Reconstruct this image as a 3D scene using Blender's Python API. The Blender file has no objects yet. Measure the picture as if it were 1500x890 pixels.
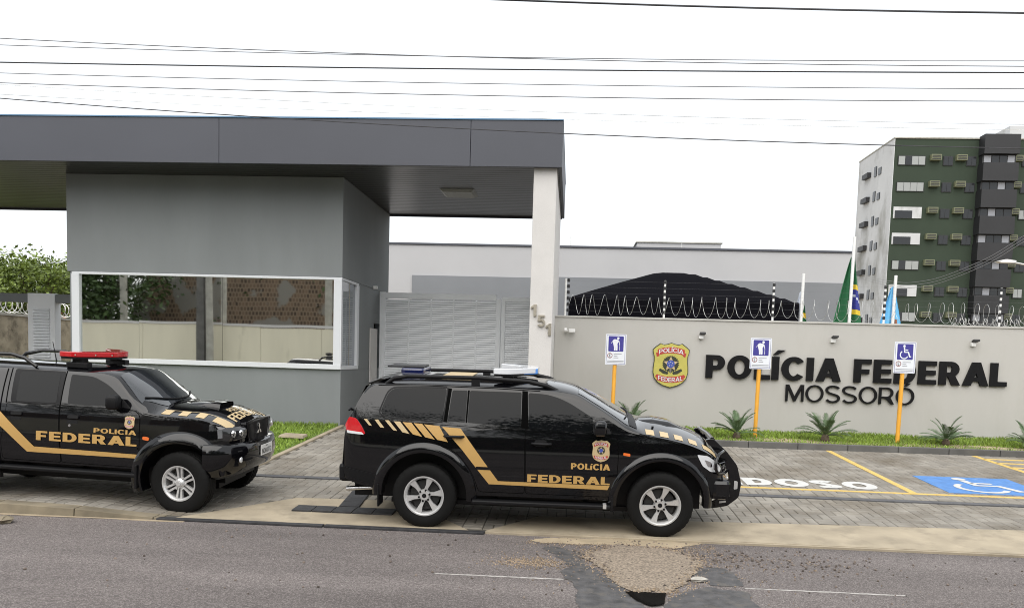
import bpy, bmesh, math, random
from mathutils import Vector, Matrix
from mathutils.geometry import delaunay_2d_cdt

scene = bpy.context.scene
COL = scene.collection
R = math.radians

# ------------------------------------------------------------------ camera
EYE = 2.07
F_PX, CX, CY, W_PX, H_PX = 1192.1, 750.9, 616.1, 1500.0, 890.0
YAW, PITCH, ROLL = 0.069929, -0.07583, -0.029219
cam = bpy.data.cameras.new('camera'); cam_ob = bpy.data.objects.new('camera', cam); COL.objects.link(cam_ob)
fwd = Vector((-math.sin(YAW) * math.cos(PITCH), math.cos(YAW) * math.cos(PITCH), math.sin(PITCH)))
right = Vector((math.cos(YAW), math.sin(YAW), 0)); down = -right.cross(fwd)
r2 = math.cos(ROLL) * right + math.sin(ROLL) * down
d2 = -math.sin(ROLL) * right + math.cos(ROLL) * down
cam_ob.matrix_world = Matrix(((r2.x, -d2.x, -fwd.x, 0), (r2.y, -d2.y, -fwd.y, 0), (r2.z, -d2.z, -fwd.z, EYE), (0, 0, 0, 1)))
cam.sensor_width = 36; cam.lens = F_PX / W_PX * 36
cam.shift_x = -(CX - W_PX / 2) / W_PX; cam.shift_y = (CY - H_PX / 2) / W_PX
cam.clip_end = 2000
scene.camera = cam_ob

# ------------------------------------------------------------------ sky and sun (bright overcast)
SUN_EL, SUN_AZ = 50.0, 186.0          # azimuth from +Y towards +X
world = bpy.data.worlds.new('World'); scene.world = world; world.use_nodes = True
nt = world.node_tree; nt.nodes.clear()
sky = nt.nodes.new('ShaderNodeTexSky'); sky.sky_type = 'NISHITA'; sky.sun_disc = False
sky.sun_elevation = R(SUN_EL); sky.sun_rotation = R(SUN_AZ); sky.dust_density = 3.0
b1 = nt.nodes.new('ShaderNodeBackground'); b1.inputs[1].default_value = 0.06
b2 = nt.nodes.new('ShaderNodeBackground'); b2.inputs[0].default_value = (0.955, 0.98, 1, 1); b2.inputs[1].default_value = 0.70
mx = nt.nodes.new('ShaderNodeMixShader'); mx.inputs[0].default_value = 0.8
wo = nt.nodes.new('ShaderNodeOutputWorld')
nt.links.new(sky.outputs[0], b1.inputs[0]); nt.links.new(b1.outputs[0], mx.inputs[1]); nt.links.new(b2.outputs[0], mx.inputs[2])
nt.links.new(mx.outputs[0], wo.inputs[0])
sun = bpy.data.lights.new('sun', 'SUN'); sun.energy = 1.5; sun.angle = R(80); sun.color = (1, 0.96, 0.9)
sun_ob = bpy.data.objects.new('sun', sun); COL.objects.link(sun_ob)
sd = Vector((math.sin(R(SUN_AZ)) * math.cos(R(SUN_EL)), math.cos(R(SUN_AZ)) * math.cos(R(SUN_EL)), math.sin(R(SUN_EL))))
sun_ob.rotation_euler = sd.to_track_quat('Z', 'Y').to_euler()
vs = scene.view_settings
vs.view_transform = 'Standard'; vs.look = 'None'; vs.gamma = 1; vs.exposure = 1.0; vs.use_curve_mapping = False
scene.render.engine = 'CYCLES'
scene.cycles.use_denoising = True
scene.cycles.max_bounces = 8
scene.cycles.filter_width = 1.0

# ------------------------------------------------------------------ materials
MATS = {}
def mat(name, base, rough=0.6, metal=0.0, var=0.0, vscale=3.0, bump=0.0, bscale=60.0, coat=0.0, spec=0.5,
        island=0.0, stretch=None, trans=0.0, bdetail=5.0, grime=None, gscale=1.2, glo=0.5, ghi=0.7):
    """procedural principled material: base colour with noise variation, optional grime colour, fine bump"""
    if name in MATS: return MATS[name]
    m = bpy.data.materials.new(name); m.use_nodes = True; MATS[name] = m
    n = m.node_tree.nodes; l = m.node_tree.links; p = n['Principled BSDF']
    p.inputs['Roughness'].default_value = rough; p.inputs['Metallic'].default_value = metal
    p.inputs['Coat Weight'].default_value = coat; p.inputs['Coat Roughness'].default_value = 0.03
    p.inputs['Specular IOR Level'].default_value = spec
    p.inputs['Transmission Weight'].default_value = trans
    c = (*base, 1)
    p.inputs['Base Color'].default_value = c
    m.diffuse_color = c
    geo = n.new('ShaderNodeNewGeometry'); pos = geo.outputs['Position']
    if stretch:
        mp = n.new('ShaderNodeMapping'); mp.inputs['Scale'].default_value = stretch
        l.new(pos, mp.inputs[0]); vpos = mp.outputs[0]
    else: vpos = pos
    out = None
    if var > 0 or island > 0:
        hs = n.new('ShaderNodeHueSaturation'); hs.inputs['Color'].default_value = c
        val = None
        if var > 0:
            t = n.new('ShaderNodeTexNoise'); t.inputs['Scale'].default_value = vscale; t.inputs['Detail'].default_value = 6
            l.new(vpos, t.inputs['Vector'])
            mr = n.new('ShaderNodeMapRange'); mr.inputs[1].default_value = 0.3; mr.inputs[2].default_value = 0.7
            mr.inputs[3].default_value = 1 - var; mr.inputs[4].default_value = 1 + var
            l.new(t.outputs[0], mr.inputs[0]); val = mr.outputs[0]
        if island > 0:
            oi = n.new('ShaderNodeObjectInfo')
            ad = n.new('ShaderNodeMath'); l.new(geo.outputs['Random Per Island'], ad.inputs[0]); l.new(oi.outputs['Random'], ad.inputs[1])
            fr = n.new('ShaderNodeMath'); fr.operation = 'FRACT'; l.new(ad.outputs[0], fr.inputs[0])
            m2 = n.new('ShaderNodeMapRange'); m2.inputs[3].default_value = 1 - island; m2.inputs[4].default_value = 1 + island
            l.new(fr.outputs[0], m2.inputs[0])
            if val:
                mu = n.new('ShaderNodeMath'); mu.operation = 'MULTIPLY'; l.new(val, mu.inputs[0]); l.new(m2.outputs[0], mu.inputs[1]); val = mu.outputs[0]
            else: val = m2.outputs[0]
        l.new(val, hs.inputs['Value']); out = hs.outputs[0]
    if grime:
        g = n.new('ShaderNodeTexNoise'); g.inputs['Scale'].default_value = gscale; g.inputs['Detail'].default_value = 8; g.inputs['Roughness'].default_value = 0.65
        l.new(vpos, g.inputs['Vector'])
        mr = n.new('ShaderNodeMapRange'); mr.inputs[1].default_value = glo; mr.inputs[2].default_value = ghi
        l.new(g.outputs[0], mr.inputs[0])
        mxn = n.new('ShaderNodeMix'); mxn.data_type = 'RGBA'
        l.new(mr.outputs[0], mxn.inputs[0])
        if out: l.new(out, mxn.inputs[6])
        else: mxn.inputs[6].default_value = c
        mxn.inputs[7].default_value = (*grime, 1); out = mxn.outputs[2]
    if out: l.new(out, p.inputs['Base Color'])
    if bump > 0:
        t = n.new('ShaderNodeTexNoise'); t.inputs['Scale'].default_value = bscale; t.inputs['Detail'].default_value = bdetail
        l.new(pos, t.inputs['Vector'])
        b = n.new('ShaderNodeBump'); b.inputs['Strength'].default_value = bump; b.inputs['Distance'].default_value = 0.01
        l.new(t.outputs[0], b.inputs['Height']); l.new(b.outputs[0], p.inputs['Normal'])
    return m

def asphalt_material(name='asphalt', k=1.0, vs_=105, bl=0.006):
    m = bpy.data.materials.new(name); m.use_nodes = True; n = m.node_tree.nodes; l = m.node_tree.links; p = n['Principled BSDF']
    geo = n.new('ShaderNodeNewGeometry'); pos = geo.outputs['Position']
    sp = n.new('ShaderNodeTexVoronoi'); sp.inputs['Scale'].default_value = vs_; l.new(pos, sp.inputs['Vector'])
    r1 = n.new('ShaderNodeValToRGB')
    e = r1.color_ramp.elements; e[0].position = 0.0; e[0].color = (0.098 * k, 0.085 * k, 0.081 * k, 1); e[1].position = 1.0; e[1].color = (0.275 * k, 0.247 * k, 0.235 * k, 1)
    x = r1.color_ramp.elements.new(0.55); x.color = (0.145 * k, 0.127 * k, 0.122 * k, 1)
    sep = n.new('ShaderNodeSeparateColor'); l.new(sp.outputs['Color'], sep.inputs[0]); l.new(sep.outputs[0], r1.inputs[0])
    big = n.new('ShaderNodeTexNoise'); big.inputs['Scale'].default_value = 1.0; big.inputs['Detail'].default_value = 7
    mp = n.new('ShaderNodeMapping'); mp.inputs['Scale'].default_value = (0.22, 1.3, 1); l.new(pos, mp.inputs[0]); l.new(mp.outputs[0], big.inputs['Vector'])
    mr = n.new('ShaderNodeMapRange'); mr.inputs[1].default_value = 0.3; mr.inputs[2].default_value = 0.7; mr.inputs[3].default_value = 0.78; mr.inputs[4].default_value = 1.18
    l.new(big.outputs[0], mr.inputs[0])
    hs = n.new('ShaderNodeHueSaturation'); l.new(r1.outputs[0], hs.inputs['Color']); l.new(mr.outputs[0], hs.inputs['Value'])
    l.new(hs.outputs[0], p.inputs['Base Color']); p.inputs['Roughness'].default_value = 0.85; p.inputs['Specular IOR Level'].default_value = 0.3
    b = n.new('ShaderNodeBump'); b.inputs['Strength'].default_value = 0.7; b.inputs['Distance'].default_value = bl
    l.new(sp.outputs['Distance'], b.inputs['Height']); l.new(b.outputs[0], p.inputs['Normal'])
    return m

def brick_material():
    m = bpy.data.materials.new('hollow_brick'); m.use_nodes = True; n = m.node_tree.nodes; l = m.node_tree.links; p = n['Principled BSDF']
    geo = n.new('ShaderNodeNewGeometry'); mp = n.new('ShaderNodeMapping'); mp.inputs['Rotation'].default_value = (R(90), 0, 0)
    l.new(geo.outputs['Position'], mp.inputs[0])
    t = n.new('ShaderNodeTexBrick'); t.inputs['Scale'].default_value = 1.0; t.inputs['Brick Width'].default_value = 0.20; t.inputs['Row Height'].default_value = 0.26
    t.inputs['Mortar Size'].default_value = 0.035
    t.inputs['Color1'].default_value = (0.17, 0.115, 0.078, 1); t.inputs['Color2'].default_value = (0.05, 0.035, 0.026, 1); t.inputs['Mortar'].default_value = (0.20, 0.15, 0.105, 1)
    l.new(mp.outputs[0], t.inputs['Vector'])
    g = n.new('ShaderNodeTexNoise'); g.inputs['Scale'].default_value = 0.5; g.inputs['Detail'].default_value = 5; l.new(geo.outputs['Position'], g.inputs['Vector'])
    mr = n.new('ShaderNodeMapRange'); mr.inputs[1].default_value = 0.53; mr.inputs[2].default_value = 0.56; l.new(g.outputs[0], mr.inputs[0])
    mi = n.new('ShaderNodeMix'); mi.data_type = 'RGBA'; l.new(mr.outputs[0], mi.inputs[0]); l.new(t.outputs[0], mi.inputs[6]); mi.inputs[7].default_value = (0.2, 0.19, 0.17, 1)
    l.new(mi.outputs[2], p.inputs['Base Color']); p.inputs['Roughness'].default_value = 0.9
    return m

M_ASPHALT = asphalt_material()
M_BRICK = brick_material()
M_PAVER = mat('paver_concrete', (0.245, 0.226, 0.196), 0.85, var=0.14, vscale=2.2, bump=0.25, bscale=90, island=0.16, grime=(0.14, 0.118, 0.088), gscale=0.9, glo=0.46, ghi=0.70)
M_JOINT = mat('joint_sand', (0.085, 0.078, 0.066), 0.95, var=0.2, vscale=20)
M_TAN = mat('tan_concrete', (0.36, 0.305, 0.222), 0.85, var=0.16, vscale=2.5, bump=0.3, bscale=50, grime=(0.22, 0.188, 0.138), gscale=2.4, glo=0.5, ghi=0.76)
M_KERB = mat('kerb_concrete', (0.115, 0.112, 0.105), 0.85, var=0.25, vscale=2.5, bump=0.3, bscale=60)
M_KERBTAN = mat('kerb_dirty', (0.20, 0.17, 0.12), 0.9, var=0.3, vscale=3, bump=0.3)
M_RUBBER = mat('black_rubber', (0.03, 0.03, 0.033), 0.65, var=0.35, vscale=12, bump=0.3, bscale=80)
M_STRIP = mat('asphalt_strip', (0.095, 0.095, 0.10), 0.8, var=0.25, vscale=10, bump=0.4)
M_YELLOW = mat('yellow_paint', (0.62, 0.43, 0.12), 0.7, var=0.12, vscale=14, grime=(0.42, 0.35, 0.22), gscale=12, glo=0.56, ghi=0.75)
M_WHITEP = mat('white_paint', (0.55, 0.55, 0.535), 0.7, var=0.06, vscale=12, grime=(0.45, 0.44, 0.42), gscale=14, glo=0.6, ghi=0.8)
M_BLUEP = mat('blue_paint', (0.075, 0.21, 0.50), 0.7, var=0.15, vscale=10, grime=(0.2, 0.3, 0.5), gscale=9, glo=0.55, ghi=0.85)
M_SOIL = mat('sandy_soil', (0.36, 0.29, 0.19), 0.95, var=0.25, vscale=6, bump=0.6, bscale=40, grime=(0.12, 0.17, 0.04), gscale=2.5, glo=0.48, ghi=0.62)
M_GROUND = mat('dusty_ground', (0.26, 0.22, 0.16), 0.95, var=0.25, vscale=0.6)
M_SAND = mat('loose_sand', (0.37, 0.30, 0.205), 0.95, var=0.15, vscale=5, bump=0.5, bscale=120)
M_GRAVEL = mat('gravel_fill', (0.255, 0.208, 0.16), 0.95, var=0.55, vscale=45, bump=1.0, bscale=90)
M_DARKASPH = mat('fresh_asphalt', (0.080, 0.078, 0.080), 0.7, var=0.4, vscale=9, bump=1.0, bscale=110, grime=(0.12, 0.11, 0.10), gscale=7, glo=0.5, ghi=0.66)
M_WATER = mat('puddle_water', (0.012, 0.011, 0.01), 0.03, spec=0.5)
M_STONE = mat('loose_stone', (0.16, 0.13, 0.11), 0.9, island=0.6)
M_WALL = mat('wall_paint', (0.465, 0.455, 0.43), 0.85, var=0.05, vscale=0.9, bump=0.12, bscale=70, stretch=(1, 1, 0.3), grime=(0.40, 0.39, 0.36), gscale=0.9, glo=0.5, ghi=0.8)
M_PILLAR = mat('pillar_plaster', (0.60, 0.585, 0.57), 0.85, var=0.04, vscale=2, bump=0.35, bscale=60)
M_BACKWALL = mat('back_building_paint', (0.44, 0.44, 0.45), 0.85, var=0.03, vscale=0.7, bump=0.1)
M_BAND = mat('grey_band_paint', (0.20, 0.21, 0.225), 0.8, var=0.05, vscale=0.8)
M_BOX = mat('guard_house_paint', (0.20, 0.215, 0.22), 0.75, var=0.07, vscale=1.2, bump=0.15, bscale=60, stretch=(1, 1, 0.25))
M_FASCIA = mat('fascia_metal', (0.056, 0.06, 0.076), 0.5, var=0.06, vscale=0.7)
M_CAP = mat('blue_flashing', (0.10, 0.19, 0.30), 0.4, metal=0.3)
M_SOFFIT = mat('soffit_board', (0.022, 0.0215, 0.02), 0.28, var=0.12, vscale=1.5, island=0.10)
M_WHITE = mat('white_frame', (0.64, 0.66, 0.69), 0.4)
M_MIRROR = mat('mirror_glass', (0.78, 0.79, 0.765), 0.02, metal=1.0, bump=0.10, bscale=0.9, bdetail=0.5)
M_GATE = mat('gate_grey', (0.80, 0.83, 0.86), 0.45, metal=0.0, var=0.05, vscale=1.5)
M_DARK = mat('dark_interior', (0.015, 0.015, 0.015), 0.9)
M_STEEL = mat('brushed_steel', (0.55, 0.5, 0.42), 0.28, metal=1.0)
M_BLACKL = mat('black_letter', (0.005, 0.005, 0.006), 0.5, var=0.2, vscale=20, spec=0.2)
M_SHIELD = mat('shield_gold', (0.50, 0.45, 0.10), 0.45, var=0.06, vscale=6)
M_RED = mat('ribbon_red', (0.42, 0.045, 0.035), 0.5)
M_BLUE = mat('disc_blue', (0.05, 0.08, 0.35), 0.5)
M_DGREEN = mat('wreath_dark', (0.03, 0.035, 0.02), 0.5)
M_SIGNW = mat('sign_white', (0.74, 0.77, 0.82), 0.45)
M_SIGNB = mat('sign_blue', (0.045, 0.04, 0.26), 0.45)
M_SIGNG = mat('sign_grey', (0.30, 0.31, 0.34), 0.5)
M_POST = mat('yellow_post', (0.82, 0.40, 0.045), 0.5, var=0.08, vscale=5)
M_WIRE = mat('galvanised_wire', (0.62, 0.62, 0.60), 0.35, metal=0.7)
M_CABLE = mat('black_cable', (0.035, 0.035, 0.04), 0.6)
M_CABLEG = mat('grey_cable', (0.16, 0.16, 0.17), 0.6)
M_TENT = mat('black_tarp', (0.006, 0.006, 0.008), 0.9, spec=0.02)
M_PLASTW = mat('white_plastic', (0.78, 0.78, 0.77), 0.4)
M_PLASTB = mat('black_plastic', (0.018, 0.018, 0.02), 0.5)
M_ROUGHW = mat('rough_render', (0.33, 0.29, 0.215), 0.95, var=0.25, vscale=2.5, bump=1.0, bscale=14, grime=(0.10, 0.085, 0.06), gscale=1.8, glo=0.5, ghi=0.68)
M_TILE = mat('clay_tile', (0.52, 0.20, 0.12), 0.85, var=0.2, vscale=4)
M_LEAF = mat('leaf_green', (0.125, 0.175, 0.026), 0.5, island=0.45)
M_LEAFD = mat('leaf_dark', (0.04, 0.075, 0.015), 0.55, island=0.45)
M_BARK = mat('bark', (0.12, 0.09, 0.065), 0.9, var=0.25, vscale=6)
M_GRASS = mat('grass_blade', (0.185, 0.275, 0.035), 0.6, island=0.4, var=0.25, vscale=1.5)
M_TURF = mat('turf_base', (0.11, 0.165, 0.03), 0.95, var=0.3, vscale=4, bump=0.6, bscale=40)
M_FROND = mat('frond_green', (0.085, 0.14, 0.06), 0.45, island=0.3)
M_BEIGE = mat('beige_wall_paint', (0.76, 0.71, 0.56), 0.9, var=0.06, vscale=1.2, stretch=(1, 1, 0.25), grime=(0.50, 0.46, 0.35), gscale=1.3, glo=0.6, ghi=0.78)
M_CONC = mat('old_concrete', (0.36, 0.35, 0.31), 0.9, var=0.2, vscale=3, bump=0.4)
M_GREENB = mat('green_facade', (0.027, 0.042, 0.026), 0.85, var=0.10, vscale=0.35)
M_TOWER = mat('dark_tile_facade', (0.015, 0.0155, 0.018), 0.6, var=0.12, vscale=0.8)
M_SIDEW = mat('weathered_white_facade', (0.52, 0.53, 0.54), 0.9, var=0.08, vscale=0.4, grime=(0.24, 0.24, 0.22), gscale=0.22, glo=0.52, ghi=0.7, stretch=(1, 1, 0.5))
M_PANE = mat('dark_pane', (0.02, 0.022, 0.025), 0.08)
M_PANEL = mat('pale_pane', (0.30, 0.315, 0.31), 0.15)
M_ACG = mat('ac_cream', (0.16, 0.17, 0.10), 0.6)
M_BLACKPAINT = mat('black_car_paint', (0.003, 0.003, 0.004), 0.05, spec=0.36, coat=0.45)
M_TRIM = mat('black_trim', (0.006, 0.006, 0.007), 0.5, spec=0.25)
M_SEAM = mat('panel_gap', (0.0015, 0.0015, 0.0015), 0.8, spec=0.05)
M_GLASS = mat('tinted_glass', (0.005, 0.0056, 0.0065), 0.015, spec=0.18)
M_WSHIELD = mat('windscreen_glass', (0.02, 0.023, 0.027), 0.015, spec=0.9, coat=0.5)
M_GOLD = mat('gold_decal', (0.50, 0.31, 0.105), 0.38)
M_GOLDL = mat('pale_gold_decal', (0.52, 0.40, 0.225), 0.38)
M_TYRE = mat('tyre_rubber', (0.0065, 0.0065, 0.0065), 0.75, spec=0.2, bump=0.2, bscale=120)
M_ALLOY = mat('alloy_silver', (0.66, 0.66, 0.66), 0.32, metal=0.55)
M_CHROME = mat('chrome', (0.75, 0.76, 0.78), 0.08, metal=1.0)
M_REDL = mat('red_lens', (0.50, 0.012, 0.018), 0.15, coat=0.7)
M_CLEARL = mat('clear_lens', (0.72, 0.74, 0.77), 0.12, metal=0.15, coat=1.0)
M_AMBER = mat('amber_lens', (0.75, 0.16, 0.03), 0.2, coat=0.6)
M_BLUEL = mat('blue_lens', (0.10, 0.33, 0.85), 0.15, coat=0.7)
M_NAVYL = mat('dark_blue_lens', (0.006, 0.010, 0.06), 0.12, coat=0.8)
M_WHITEL = mat('white_lens', (0.78, 0.80, 0.84), 0.18, coat=0.7)
M_FLAGG = mat('flag_green', (0.015, 0.12, 0.045), 0.8)
M_FLAGY = mat('flag_yellow', (0.72, 0.52, 0.04), 0.8)
M_FLAGB = mat('flag_blue', (0.03, 0.04, 0.26), 0.8)
M_FLAGW = mat('flag_white', (0.6, 0.64, 0.72), 0.8)
M_FLAGS = mat('flag_sky_blue', (0.16, 0.50, 0.80), 0.8)
M_FLAGR = mat('flag_crest_brown', (0.30, 0.12, 0.07), 0.8)

# ------------------------------------------------------------------ mesh helpers
ORIG = {}
def tag(o, label=None, cat=None, group=None, kind=None):
    if label: o['label'] = label
    if cat: o['category'] = cat
    if group: o['group'] = group
    if kind: o['kind'] = kind
    return o
def thing(name, label, cat, loc=(0, 0, 0), rot=None, group=None, world=True):
    o = bpy.data.objects.new(name, None); COL.objects.link(o); o.location = loc
    o.empty_display_size = 0.3
    if rot: o.rotation_euler = rot
    if world: ORIG[o.name] = Vector(loc)
    return tag(o, label, cat, group)

class MB:
    def __init__(s): s.v = []; s.f = []; s.m = []
    def face(s, idx, mi=0): s.f.append(tuple(idx)); s.m.append(mi)
    def add(s, pts, faces, mi=0):
        k = len(s.v); s.v += [tuple(p) for p in pts]
        for f in faces: s.face([k + i for i in f], mi)
        return s
    def box(s, x0, x1, y0, y1, z0, z1, mi=0):
        return s.add([(x0, y0, z0), (x1, y0, z0), (x1, y1, z0), (x0, y1, z0), (x0, y0, z1), (x1, y0, z1), (x1, y1, z1), (x0, y1, z1)],
                     [(3, 2, 1, 0), (4, 5, 6, 7), (0, 1, 5, 4), (1, 2, 6, 5), (2, 3, 7, 6), (3, 0, 4, 7)], mi)
    def prism(s, poly, axis, a, b, mi=0):
        n = len(poly)
        area = sum(poly[i][0] * poly[(i + 1) % n][1] - poly[(i + 1) % n][0] * poly[i][1] for i in range(n))
        if area < 0: poly = poly[::-1]
        def P(p, t):
            if axis == 'y': return (p[0], t, p[1])
            if axis == 'x': return (t, p[0], p[1])
            return (p[0], p[1], t)
        pts = [P(p, a) for p in poly] + [P(p, b) for p in poly]
        fl = [tuple(range(n)), tuple(range(2 * n - 1, n - 1, -1))] + [(i, n + i, n + (i + 1) % n, (i + 1) % n) for i in range(n)]
        flip = (axis == 'y') == (b > a)
        if axis == 'y': flip = not (b > a)
        else: flip = b > a
        if flip: fl = [f[::-1] for f in fl]
        return s.add(pts, fl, mi)
    def tube(s, pts, r, n=6, closed=False, mi=0):
        pts = [Vector(p) for p in pts]; m = len(pts)
        rr = r if isinstance(r, (list, tuple)) else [r] * m
        k = len(s.v); up = None
        for i, p in enumerate(pts):
            if closed: t = (pts[(i + 1) % m] - pts[i - 1])
            else: t = (pts[min(i + 1, m - 1)] - pts[max(i - 1, 0)])
            t = t.normalized() if t.length > 1e-9 else Vector((1, 0, 0))
            if up is None:
                up = Vector((0, 0, 1)) if abs(t.z) < 0.9 else Vector((1, 0, 0))
            a = t.cross(up)
            if a.length < 1e-6: a = t.orthogonal()
            a.normalize(); up = a.cross(t).normalized()
            for j in range(n):
                w = 2 * math.pi * j / n
                s.v.append(tuple(p + rr[i] * (math.cos(w) * a + math.sin(w) * up)))
        for i in range(m if closed else m - 1):
            i2 = (i + 1) % m
            for j in range(n):
                s.face((k + i * n + j, k + i * n + (j + 1) % n, k + i2 * n + (j + 1) % n, k + i2 * n + j), mi)
        if not closed:
            s.face([k + j for j in range(n)][::-1], mi); s.face([k + (m - 1) * n + j for j in range(n)], mi)
        return s
    def lathe(s, prof, n=32, c=(0, 0, 0), axis='y', mod=None, mi=0):
        k = len(s.v); m = len(prof)
        for j in range(n):
            a = 2 * math.pi * j / n
            for i, (r, h) in enumerate(prof):
                if mod: r = mod(i, j, r)
                p = (r * math.cos(a), h, r * math.sin(a)) if axis == 'y' else ((r * math.cos(a), r * math.sin(a), h) if axis == 'z' else (h, r * math.cos(a), r * math.sin(a)))
                s.v.append((p[0] + c[0], p[1] + c[1], p[2] + c[2]))
        for j in range(n):
            j2 = (j + 1) % n
            for i in range(m - 1):
                f = (k + j * m + i, k + j * m + i + 1, k + j2 * m + i + 1, k + j2 * m + i)
                s.face(f if axis != 'y' else f, mi)
        return s
    def build(s, name, m, parent=None, smooth=None, bevel=0.0, fix=True, kind=None):
        org = ORIG.get(parent.name) if parent else None
        vv = s.v if org is None else [(x - org.x, y - org.y, z - org.z) for x, y, z in s.v]
        me = bpy.data.meshes.new(name); me.from_pydata(vv, [], s.f)
        ms = m if isinstance(m, (list, tuple)) else [m]
        for q in ms: me.materials.append(q)
        if len(ms) > 1: me.polygons.foreach_set('material_index', s.m)
        if fix:
            bm = bmesh.new(); bm.from_mesh(me); bmesh.ops.recalc_face_normals(bm, faces=bm.faces); bm.to_mesh(me); bm.free()
        if smooth is not None: shade(me, smooth)
        o = bpy.data.objects.new(name, me); COL.objects.link(o)
        if parent:
            o.parent = parent
            if org is not None: ORIG[o.name] = org
        if bevel > 0:
            b = o.modifiers.new('bevel', 'BEVEL'); b.width = bevel; b.segments = 2; b.limit_method = 'ANGLE'; b.angle_limit = R(35)
        if kind: o['kind'] = kind
        return o
def shade(me, ang):
    me.polygons.foreach_set('use_smooth', [True] * len(me.polygons))
    bm = bmesh.new(); bm.from_mesh(me); c = R(ang)
    for e in bm.edges:
        if len(e.link_faces) == 2: e.smooth = e.calc_face_angle(0) < c
    bm.to_mesh(me); bm.free()

def box(name, m, parent, x0, x1, y0, y1, z0, z1, bevel=0.0):
    return MB().box(x0, x1, y0, y1, z0, z1).build(name, m, parent, bevel=bevel)

def pchip(pts):
    xs = [p[0] for p in pts]; ys = [p[1] for p in pts]; n = len(xs)
    h = [xs[i + 1] - xs[i] for i in range(n - 1)]; d = [(ys[i + 1] - ys[i]) / h[i] for i in range(n - 1)]
    m = [d[0]] + [0.0] * (n - 2) + [d[-1]]
    for i in range(1, n - 1):
        if d[i - 1] * d[i] > 0:
            w1 = 2 * h[i] + h[i - 1]; w2 = h[i] + 2 * h[i - 1]; m[i] = (w1 + w2) / (w1 / d[i - 1] + w2 / d[i])
    def f(x):
        if x <= xs[0]: return ys[0]
        if x >= xs[-1]: return ys[-1]
        i = 0
        while x > xs[i + 1]: i += 1
        t = (x - xs[i]) / h[i]; t2 = t * t; t3 = t2 * t
        return (2 * t3 - 3 * t2 + 1) * ys[i] + (t3 - 2 * t2 + t) * h[i] * m[i] + (-2 * t3 + 3 * t2) * ys[i + 1] + (t3 - t2) * h[i] * m[i + 1]
    return f

def rpoly(pts, r, n=4):
    """fillet the corners of a polygon"""
    out = []; m = len(pts)
    for i in range(m):
        p = Vector(pts[i]); a = Vector(pts[i - 1]) - p; b = Vector(pts[(i + 1) % m]) - p
        rr = min(r[i] if isinstance(r, (list, tuple)) else r, a.length * 0.45, b.length * 0.45)
        if rr < 1e-4: out.append(tuple(p)); continue
        s = p + a.normalized() * rr; e = p + b.normalized() * rr
        for k in range(n + 1):
            t = k / n; q = (1 - t) ** 2 * s + 2 * t * (1 - t) * p + t * t * e; out.append((q.x, q.y))
    return out
def circle(cx, cy, r, n=24, ry=None, a0=0, a1=360):
    full = abs(a1 - a0) >= 360
    k = n if full else n + 1
    return [(cx + r * math.cos(R(a0 + (a1 - a0) * i / n)), cy + (ry or r) * math.sin(R(a0 + (a1 - a0) * i / n))) for i in range(k)]
def inside(p, poly):
    x, y = p; c = False; n = len(poly); j = n - 1
    for i in range(n):
        xi, yi = poly[i]; xj, yj = poly[j]
        if (yi > y) != (yj > y) and x < (xj - xi) * (y - yi) / (yj - yi) + xi: c = not c
        j = i
    return c
def tri_patch(poly, step):
    """boundary-conforming triangulation with interior points"""
    b = []
    for i in range(len(poly)):
        p = Vector(poly[i]); q = Vector(poly[(i + 1) % len(poly)]); k = max(1, int((q - p).length / step))
        for j in range(k): b.append(p + (q - p) * j / k)
    pts = list(b)
    xs = [p.x for p in b]; ys = [p.y for p in b]
    nx = int((max(xs) - min(xs)) / step); ny = int((max(ys) - min(ys)) / step)
    for i in range(1, nx + 1):
        for j in range(1, ny + 1):
            p = Vector((min(xs) + (i - 0.2) * step, min(ys) + (j - 0.2) * step))
            if inside(p, poly) and min((p - q).length for q in b) > step * 0.35: pts.append(p)
    r = delaunay_2d_cdt([Vector((p[0], p[1])) for p in pts], [], [list(range(len(b)))], 1, 1e-6)
    return [tuple(p) for p in r[0]], [tuple(f) for f in r[2]], [tuple(p) for p in b]

_txt = {}
def text2d(s, bold=0.0):
    """flat font letters as 2-D vertices and faces"""
    if (s, bold) in _txt: return _txt[(s, bold)]
    cu = bpy.data.curves.new('lettering', 'FONT'); cu.body = s; cu.offset = bold; cu.resolution_u = 4
    ob = bpy.data.objects.new('lettering', cu); COL.objects.link(ob)
    dg = bpy.context.evaluated_depsgraph_get(); me = bpy.data.meshes.new_from_object(ob.evaluated_get(dg))
    v = [(p.co.x, p.co.y) for p in me.vertices]; f = [tuple(p.vertices) for p in me.polygons]
    bpy.data.objects.remove(ob); bpy.data.curves.remove(cu); bpy.data.meshes.remove(me)
    _txt[(s, bold)] = (v, f); return v, f
def arc(cx, cy, rx, ry, a0, a1, n=14): return [(cx + rx * math.cos(R(a0 + (a1 - a0) * i / n)), cy + ry * math.sin(R(a0 + (a1 - a0) * i / n))) for i in range(n + 1)]
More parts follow.
